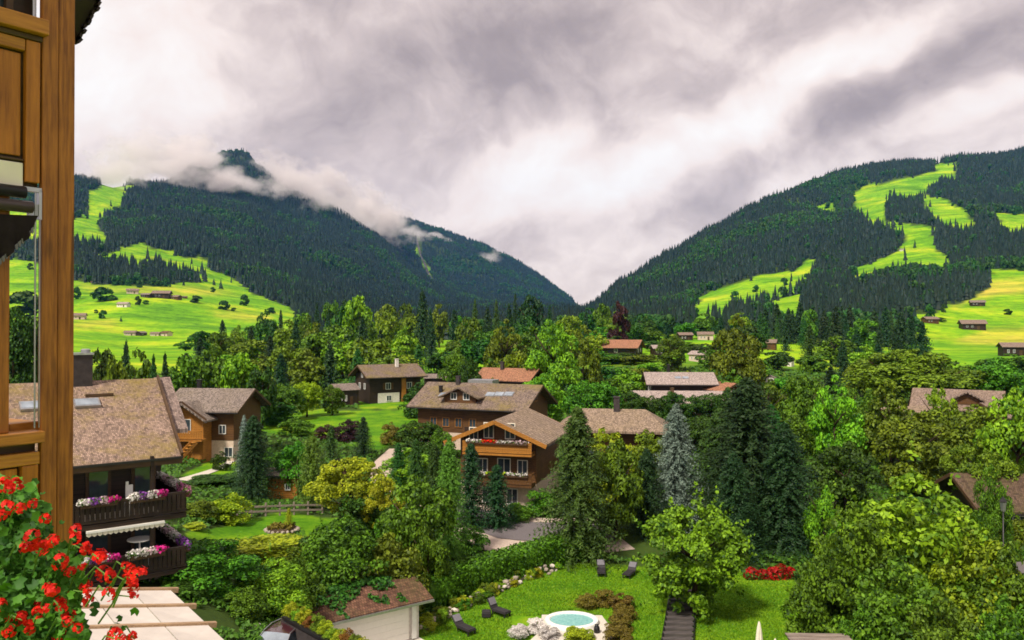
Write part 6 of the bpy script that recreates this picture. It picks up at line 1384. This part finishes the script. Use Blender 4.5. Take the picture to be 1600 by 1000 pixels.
# ---------------------------------------------------------------- the hotel's own balcony, close at the left
def hotel():
    O = Vector(((63 - CX) / F * 3.5, 3.5, CZ)); ang = math.atan2(.8, .6)
    e = empty('hotel_balcony', O, ang, 'honey coloured timber balcony corner of the hotel with a tall post', 'building')
    # local x runs along the front (away to the right), -y faces the camera side, z from eye level
    def bx(name, x0, x1, y0, y1, z0, z1, m, parent=e, bev=.004):
        b = MB(); b.box(((x0 + x1) / 2, (y0 + y1) / 2, (z0 + z1) / 2), (x1 - x0, y1 - y0, z1 - z0)); return b.build(name, M[m], parent, bevel=bev)
    po = bx('post', .004, .134, .012, .034, -4.2, 4.2, 'timber_post')
    bx('board', 0, .0665, -.012, .0115, -4.2, 4.2, 'timber_post', po); bx('board', .0685, .138, -.009, .0115, -4.2, 4.2, 'timber_post', po)
    fr_ = bx('upper_rail', -1.5, .012, -.05, .05, 1.268, 1.335, 'timber_rail')
    bx('upper_ledge', -1.5, .0, -.012, .04, 1.243, 1.266, 'timber_trim')
    bx('panel_frame', -1.5, -.0665, -.004, .03, 1.190, 1.241, 'timber_rail')
    bx('stile', -.064, -.006, -.006, .03, .625, 1.241, 'timber_panel')
    bx('panel', -.60, -.076, .016, .032, .735, 1.180, 'timber_panel'); bx('panel_backing', -1.5, -.0, .0325, .06, .60, 1.25, 'timber_trim'); bx('panel', -1.3, -.62, .016, .032, .735, 1.180, 'timber_panel')
    bx('lower_ledge', -1.5, -.067, .002, .03, .712, .722, 'timber_trim'); bx('blind_box', -1.5, -.070, .004, .031, .598, .705, 'cream_paint')
    # loggia ceiling; dark sheet and pane behind the rail stand in for inside shade
    bx('loggia_dark_sheet', -1.5, .003, .085, .11, 1.30, 2.6, 'timber_dark'); bx('loggia_dark_pane', -1.4, -.12, .065, .084, 1.36, 2.5, 'window_glass'); bx('loggia_ceiling', -1.6, .1, -.1, .8, 2.6, 2.7, 'timber_trim')
    for x in (-.42, -.27, -.13): bx('baluster', x, x + .03, .03, .06, 1.336, 2.6, 'timber_trim', e)
    b = MB(); b.tube([(-.018, .03, 1.3), (-.018, .03, 2.6)], .008, 8); b.build('rod', M['metal_grey'], e)
    # lower opening: second post and the parapet
    bx('inner_post', -.40, -.1216, .0, .12, -.453, .56, 'timber_post')
    cap = bx('sill', -1.5, .004, -.045, .075, -.504, -.454, 'timber_rail'); bx('sill_rail', -1.5, .0, -.006, .04, -.60, -.545, 'timber_rail')
    bx('stile', -.072, -.006, -.006, .04, -1.7, -.602, 'timber_panel'); bx('panel', -.62, -.082, .016, .032, -1.6, -.61, 'timber_panel'); bx('parapet_backing', -1.5, -.0, .0425, .07, -1.7, -.506, 'timber_trim')
    b = MB(); b.bar((-.03, .08, -.448), (-.30, 1.35, -.43), .13, .05); b.build('side_sill', M['timber_rail'], e, bevel=.004)
    b = MB(); b.bar((-.03, .08, -.66), (-.30, 1.35, -.66), .05, .34); b.build('side_parapet', M['timber_trim'], e)
    # roof edge overhead, beyond the post
    def loc(px, py, d): q = P(px, py, d) - O; c, s = math.cos(-ang), math.sin(-ang); return Vector((q.x * c - q.y * s, q.x * s + q.y * c, q.z))
    b = MB(); b.add([loc(96, -120, 4.1), loc(215, -120, 4.3), loc(119, 62, 4.3), loc(96, 92, 4.1), loc(96, -120, 5.4), loc(196, -120, 5.7), loc(128, 20, 5.7), loc(100, 60, 5.4)], [(0, 1, 2, 3), (7, 6, 5, 4), (0, 4, 5, 1), (1, 5, 6, 2), (2, 6, 7, 3), (3, 7, 4, 0)]); ev = b.build('roof_eave', M['timber_dark'], e)
    a, c = loc(216, -122, 4.29), loc(117, 66, 4.29); b = MB(); n = 26; r = random.Random(4)
    for i in range(n):
        p = a.lerp(c, (i + .5) / n); s = (c - a) / n * .95; nr = (loc(230, 40, 4.3) - loc(150, 0, 4.3)).normalized(); b.box(p + nr * r.uniform(-.006, .012), (s.length * .5, .05, s.length * r.uniform(.8, 1.15)), ry=R(r.uniform(20, 40)))
    b.build('eave_shingles', M['timber_dark'], e)
    # rolled sun blind hung under the panel
    aw = empty('awning', O, ang, 'dark rolled sun blind with a fringed edge under the balcony panel', 'awning')
    b = MB(); b.tube([(-1.2, -.02, .575), (-.072, -.02, .575)], .026, 12); b.build('cassette', M['metal_dark'], aw, True)
    b = MB(); b.tube([(-1.2, -.035, .512), (-.05, -.035, .512)], .026, 12); b.build('roller', M['metal_bronze'], aw, True)
    b = MB(); b.box((-.042, -.01, .592), (.07, .03, .018)); b.box((-.012, -.01, .53), (.012, .03, .13)); b.box((-.035, -.012, .505), (.05, .012, .05)); b.build('bracket', M['metal_grey'], aw)
    b = MB(); k = 16; vs = []
    for i in range(k + 1):
        t = i / k; x = -.022 - t * .30; zt = .48 - t * .02; zb = .425 - (t ** .9) * .32
        for j in range(6): f = j / 5; vs.append((x - .012 * math.sin(f * 2.2), -.03 + .022 * math.sin(i * 1.9 + f) * f, zt * (1 - f) + zb * f))
    b.add(vs, [(i * 6 + j, i * 6 + j + 1, (i + 1) * 6 + j + 1, (i + 1) * 6 + j) for i in range(k) for j in range(5)]); fb_ = b.build('fabric', M['cloth_dark'], aw, True)
    b = MB()
    for i in range(24):
        t = (i + .3) / 24; x = -.024 - t * .30; z = .425 - (t ** .9) * .32; b.prism([(x - .013, -.03, z + .012), (x - .0115, -.03, z - .010), (x - .017, -.03, z - .020), (x - .022, -.03, z - .012), (x - .024, -.03, z + .002)], (0, .003, 0))
    b.build('fringe', M['cushion_grey'], fb_)
    for x, z0, z1, r_ in ((-.030, -.44, .58, .0035), (-.012, -.44, .50, .0022)): b = MB(); b.tube([(x, -.02, z0), (x, -.02, z1)], r_, 6); b.build('guide_wire', M['metal_grey'], aw)
M['metal_bronze'] = plain('metal_bronze', (.10, .075, .07), .35, .5, .5); M['cloth_dark'] = plain('cloth_dark', (.022, .016, .018), .9, .1, 0, .3, 20, .2)
hotel()
# ---------------------------------------------------------------- red geraniums in front
def geraniums():
    rng = np.random.RandomState(12); base = Vector((P(-10, 1200, 2.3).x, 2.3, P(0, 1190, 2.3).z))
    e = empty('geranium_plant', base, 0, 'red geraniums with lobed green leaves in front of the balcony post', 'plant'); bv = np.array(base)
    b = MB(); b.box((0, .05, -.16), (.72, .34, .26)); b.build('planter', M['timber_trim'], e)
    lim = [(-90, 736), (-20, 740), (22, 752), (52, 772), (70, 800), (92, 838), (112, 862), (128, 905), (122, 945), (132, 990), (128, 1060), (-90, 1060)]
    n = 8200; px = rng.uniform(-90, 140, n); py = rng.uniform(730, 1060, n); k = inpoly(px + fbm(px / 18., py / 18., 2, 3) * 34, py + fbm(px / 16., py / 20., 2, 8) * 30, lim); px, py = px[k], py[k]; d = rng.uniform(1.95, 2.6, len(px)) + np.clip((py - 700) / 300., 0, 1) * -.15
    ext = [(188, 965, 2.35), (180, 985, 2.3), (195, 980, 2.36), (205, 995, 2.3), (150, 945, 2.36), (148, 955, 2.3), (212, 955, 2.4), (118, 842, 2.4), (130, 870, 2.4), (98, 815, 2.35), (68, 770, 2.4), (56, 752, 2.4), (50, 758, 2.35), (185, 972, 2.3)]
    px = np.concatenate([px, [q[0] for q in ext]]); py = np.concatenate([py, [q[1] for q in ext]]); d = np.concatenate([d, [q[2] for q in ext]])
    c = np.stack([(px - CX) / F * d, d, CZ + (HY - py) / F * d], 1) - bv; m = len(c)
    nr = rng.normal(size=(m, 3)) * .55 + np.array([.2, -.75, .7]); nr /= np.linalg.norm(nr, axis=1, keepdims=True); t = rng.normal(size=(m, 3)); t -= nr * (t * nr).sum(1, keepdims=True); t /= np.linalg.norm(t, axis=1, keepdims=True); bb = np.cross(nr, t)
    r = rng.uniform(.007, .017, m); K = 10; vs = [c - nr * (r * .25)[:, None]]
    for j in range(K):
        a = 2 * math.pi * j / K; rr_ = r * (1.0 if j % 2 else .82) * (0.35 if j == 0 else 1); vs.append(c + (t * math.cos(a) + bb * math.sin(a)) * rr_[:, None] + nr * (r * .12 * (1 if j % 2 else -1))[:, None])
    v = np.stack(vs, 1).reshape(-1, 3); f = np.concatenate([np.stack([np.arange(m) * (K + 1), np.arange(m) * (K + 1) + 1 + j, np.arange(m) * (K + 1) + 1 + (j + 1) % K], 1) for j in range(K)])
    props(put('foliage', np_mesh('foliage', v, f, M['geranium_leaf']), e), kind='stuff')
    heads = []
    for s in range(4):
        q = []; w = []
        for i in range(9):
            a = i * 2.4; zz = 1 - (i + .5) / 9 * 1.25; rr_ = math.sqrt(max(0, 1 - zz * zz)); dv = np.array([math.cos(a) * rr_, math.sin(a) * rr_, zz]) + rng.normal(size=3) * .18; fl = dv * .021
            tt = np.cross(dv, [.3, .2, .9]); tt /= np.linalg.norm(tt); ss = np.cross(dv / np.linalg.norm(dv), tt)
            for p_ in range(5):
                an = p_ * 1.2566 + rng.rand() * .4; ax = tt * math.cos(an) + ss * math.sin(an); pp = -tt * math.sin(an) + ss * math.cos(an); sz = rng.uniform(.010, .0145); k0 = len(q)
                q += [fl, fl + ax * sz * .65 + pp * sz * .5 + dv * .003, fl + ax * sz * 1.15 + dv * rng.uniform(-.002, .004), fl + ax * sz * .65 - pp * sz * .5 + dv * .003]; w.append((k0, k0 + 1, k0 + 2, k0 + 3))
        heads.append(np_mesh('flower', np.array(q), np.array(w), M['petal_red']))
    spots = [(30, 130), (100, 130), (60, 150), (190, 240), (120, 265), (10, 300), (260, 325), (185, 420), (185, 460), (212, 490), (300, 450), (430, 385), (425, 430), (490, 470), (480, 490), (340, 560), (345, 585), (470, 590), (385, 625), (590, 625), (620, 640), (700, 580), (735, 600), (760, 640), (790, 625), (715, 660), (740, 700), (755, 745), (610, 740), (480, 690), (485, 720), (380, 760), (340, 790), (270, 820), (255, 850), (220, 840), (205, 800), (400, 870), (385, 890), (130, 900), (160, 915), (350, 950), (335, 985), (8, 800), (10, 850), (60, 940), (440, 930), (650, 970), (680, 985), (750, 975), (555, 530), (570, 545), (500, 775), (240, 480), (70, 265), (130, 860), (300, 720), (95, 885)]
    spots = spots + [(a + rng.uniform(-34, 34), c_ + rng.uniform(-30, 30)) for a, c_ in spots if a < 420 and rng.rand() < .3]
    sb = MB(); origin = Vector((0, 0, .02))
    for i, (a, c_) in enumerate(spots):
        dd = 1.74 + (i * 37 % 23) / 110.0; p = P(a / 3.572, 720 + c_ / 3.572, dd) - base; s = rng.uniform(.36, .68)
        put('flower', heads[i % 4], e, p, (R(rng.uniform(20, 75)), R(rng.uniform(-30, 30)), rng.uniform(0, 6)), (s, s, s))
        root = p + Vector((-.10 + rng.uniform(-.03, .03), .09, -.05 - rng.uniform(0, .05))); sb.tube([p - Vector((0, -.004, .006)), p.lerp(root, .5) + Vector((0, .01, .03)), root], [.0016, .002, .0025], 4)
    sb.build('stems', M['geranium_stem'], e)
M['geranium_leaf'] = leafmat('geranium_leaf', (.012, .06, .006), (.085, .25, .014), trans=.2, hue=0); M['geranium_stem'] = plain('geranium_stem', (.10, .20, .03), .6, .3, 0, .3, 40, 0)
geraniums()
# ---------------------------------------------------------------- low cloud on the left mountain, and the air
def cloud_material():
    m = bpy.data.materials.new('cloud'); m.use_nodes = True; nt = m.node_tree; N = nt.nodes; Lk = nt.links; N.clear()
    out = N.new('ShaderNodeOutputMaterial'); pv = N.new('ShaderNodeVolumePrincipled'); Lk.new(pv.outputs[0], out.inputs['Volume'])
    pv.inputs['Color'].default_value = (0.93, 0.885, 0.885, 1); pv.inputs['Anisotropy'].default_value = 0.15
    tc = N.new('ShaderNodeTexCoord'); geo = N.new('ShaderNodeNewGeometry')
    ln = N.new('ShaderNodeVectorMath'); ln.operation = 'LENGTH'; Lk.new(tc.outputs['Object'], ln.inputs[0])
    mp = N.new('ShaderNodeMapping'); Lk.new(geo.outputs['Position'], mp.inputs[0]); mp.inputs['Scale'].default_value = (.0085, .0085, .0120); mp.inputs['Rotation'].default_value = (0, R(-20), 0)
    n = noise(N, Lk, mp.outputs[0], 1.0, 6, .64)
    fall = N.new('ShaderNodeMapRange'); fall.interpolation_type = 'SMOOTHSTEP'; Lk.new(ln.outputs['Value'], fall.inputs['Value'])
    for k, v in (('From Min', .0), ('From Max', 1.0), ('To Min', .34), ('To Max', -.60)): fall.inputs[k].default_value = v
    am = N.new('ShaderNodeMath'); am.operation = 'MULTIPLY_ADD'; Lk.new(n.outputs['Fac'], am.inputs[0]); am.inputs[1].default_value = 2.6; am.inputs[2].default_value = -.80
    ad = N.new('ShaderNodeMath'); ad.operation = 'ADD'; Lk.new(am.outputs[0], ad.inputs[0]); Lk.new(fall.outputs[0], ad.inputs[1])
    mr = N.new('ShaderNodeMapRange'); Lk.new(ad.outputs[0], mr.inputs['Value'])
    for k, v in (('From Min', .50), ('From Max', .85), ('To Min', 0.0), ('To Max', .014)): mr.inputs[k].default_value = v
    Lk.new(mr.outputs[0], pv.inputs['Density'])
    try: m.cycles.volume_step_rate = 0.22
    except Exception: pass
    return m
M['cloud'] = cloud_material()
def cloud(px, py, d, rx, ry, rd, tilt, label):
    bm = bmesh.new(); bmesh.ops.create_icosphere(bm, subdivisions=2, radius=1.0); me = bpy.data.meshes.new('low_cloud'); bm.to_mesh(me); bm.free(); me.materials.append(M['cloud'])
    o = put('low_cloud', me, None, P(px, py, d), (0, R(-tilt), 0), (rx / F * d * 1.5, rd, ry / F * d * 1.6)); props(o, label, None, None, 'stuff')
for c in [(190, 266, 2620, 110, 34, 260, 4, 'white cloud lying on the ridge above the ski slope'), (290, 262, 2800, 100, 44, 260, -4, 'white cloud on the ridge left of the peak'), (320, 258, 3500, 60, 34, 240, 0, 'cloud veil at the left side of the peak'),
          (390, 288, 3000, 62, 26, 200, -25, 'torn cloud strip across the foot of the peak'), (345, 284, 2900, 40, 20, 180, 10, 'small torn cloud in front of the peak'), (432, 262, 3550, 62, 40, 260, -25, 'cloud trailing from the right side of the peak'),
          (470, 300, 3250, 80, 42, 260, -28, 'cloud bank on the shoulder right of the peak'), (530, 330, 3450, 80, 40, 280, -24, 'middle part of the cloud bank along the ridge'), (590, 345, 3800, 80, 44, 320, -20, 'lower end of the cloud bank along the ridge'),
          (640, 362, 4600, 46, 18, 240, -22, 'thin cloud at the notch of the ridge'), (690, 374, 4900, 34, 10, 200, -22, 'small cloud wisp on the far ridge'), (756, 410, 4700, 36, 22, 200, 25, 'small white wisp in front of the far blue mountain')]:
    cloud(*c)
for c in [(318, 246, 3400, 30, 12, 200, 10, 'ragged veil beside the peak'), (500, 290, 3500, 90, 46, 300, -26, 'thick cloud rising behind the right shoulder of the peak'), (575, 325, 4000, 90, 46, 320, -20, 'thick cloud above the lower ridge'), (250, 238, 2900, 130, 40, 300, 0, 'upper cloud layer left of the peak')]:
    cloud(*c)
hz_ = bpy.data.materials.new('haze_air'); hz_.use_nodes = True; N = hz_.node_tree.nodes; N.clear(); o_ = N.new('ShaderNodeOutputMaterial'); pv = N.new('ShaderNodeVolumePrincipled'); hz_.node_tree.links.new(pv.outputs[0], o_.inputs['Volume'])
pv.inputs['Color'].default_value = (.10, .36, 1.0, 1); pv.inputs['Density'].default_value = 2.8e-5
b = MB(); b.box((0, 2400, 520), (18000, 7000, 1060)); hb = b.build('haze', hz_); props(hb, 'thin blue air over the valley', None, None, 'stuff')
cy.max_bounces = 9; cy.volume_bounces = 6; cy.volume_max_steps = 256

# ---------------------------------------------------------------- ground cover: uncountable small growth
def lawn_share(px, py):
    v = np.zeros(px.shape)
    for p in LAWNS: v = np.maximum(v, np.clip((edge_dist(px, py, p) + 2) / 4.0, 0, 1))
    return v
def ground_cover():
    rng = np.random.RandomState(21); n = 150000
    px = rng.uniform(190, 1680, n); d = np.exp(rng.uniform(math.log(31), math.log(240), n)); z = H(px, d); py = HY - (z - CZ) / d * F; x = (px - CX) / F * d
    la = lawn_share(px, py) * (d < 185); tr = np.array(TRODDEN); bare = np.zeros(n, bool)
    for q in tr: bare |= (np.abs(x - q[0]) < q[2] * .55) & (np.abs(d - q[1]) < q[2] * .55)
    clump = fbm(x / 2.2, d / 2.2, 3, 71)
    k = (la < .15) & ~bare & (clump > -.12); x, d2, z, clump = x[k], d[k], z[k], clump[k]; m = len(x)
    c = np.stack([x, d2, z + rng.uniform(.02, .2, m) + np.clip(clump + .1, 0, .4) * 1.1], 1); v, q = leaf_quads(c, rng.normal(size=(m, 3)) * .6 + np.array([0, -.3, 1.]), .05 + d2 * .0021, rng)
    props(put('undergrowth', np_mesh('undergrowth', v, q, M['undergrowth'])), 'low green undergrowth between the shrubs, trees and houses', None, None, 'stuff')
    n = 110000; px = rng.uniform(640, 1285, n); d = rng.uniform(43.5, 63, n); z = H(px, d); py = HY - (z - CZ) / d * F; x = (px - CX) / F * d
    hx, hy = hp.x, hp.y; k = (lawn_share(px, py) > .5) & ~((x > hx - 3.6) & (x < hx + 2.4) & (d < hy + 1.45)) & (np.abs(x - ((1060 - CX) / F * d)) > .95) ; x, d, z = x[k], d[k], z[k]; m = len(x)
    a = rng.uniform(0, 6.28, m); w = rng.uniform(.02, .05, m); h = rng.uniform(.04, .11, m) * (1 + .9 * fbm(x / 1.7, d / 1.7, 3, 33)); lx, ly = rng.normal(size=m) * .03, rng.normal(size=m) * .03
    v = np.stack([np.stack([x - np.cos(a) * w, d - np.sin(a) * w, z], 1), np.stack([x + np.cos(a) * w, d + np.sin(a) * w, z], 1), np.stack([x + lx, d + ly, z + h], 1)], 1).reshape(-1, 3)
    props(put('grass', np_mesh('grass', v, np.arange(3 * m).reshape(m, 3), M['grass'])), 'short green grass of the lawn', None, None, 'stuff')
M['undergrowth'] = leafmat('undergrowth', (.018, .055, .004), (.09, .19, .010)); M['grass'] = leafmat('grass', (.045, .14, .004), (.20, .34, .008), hue=0)
ground_cover()
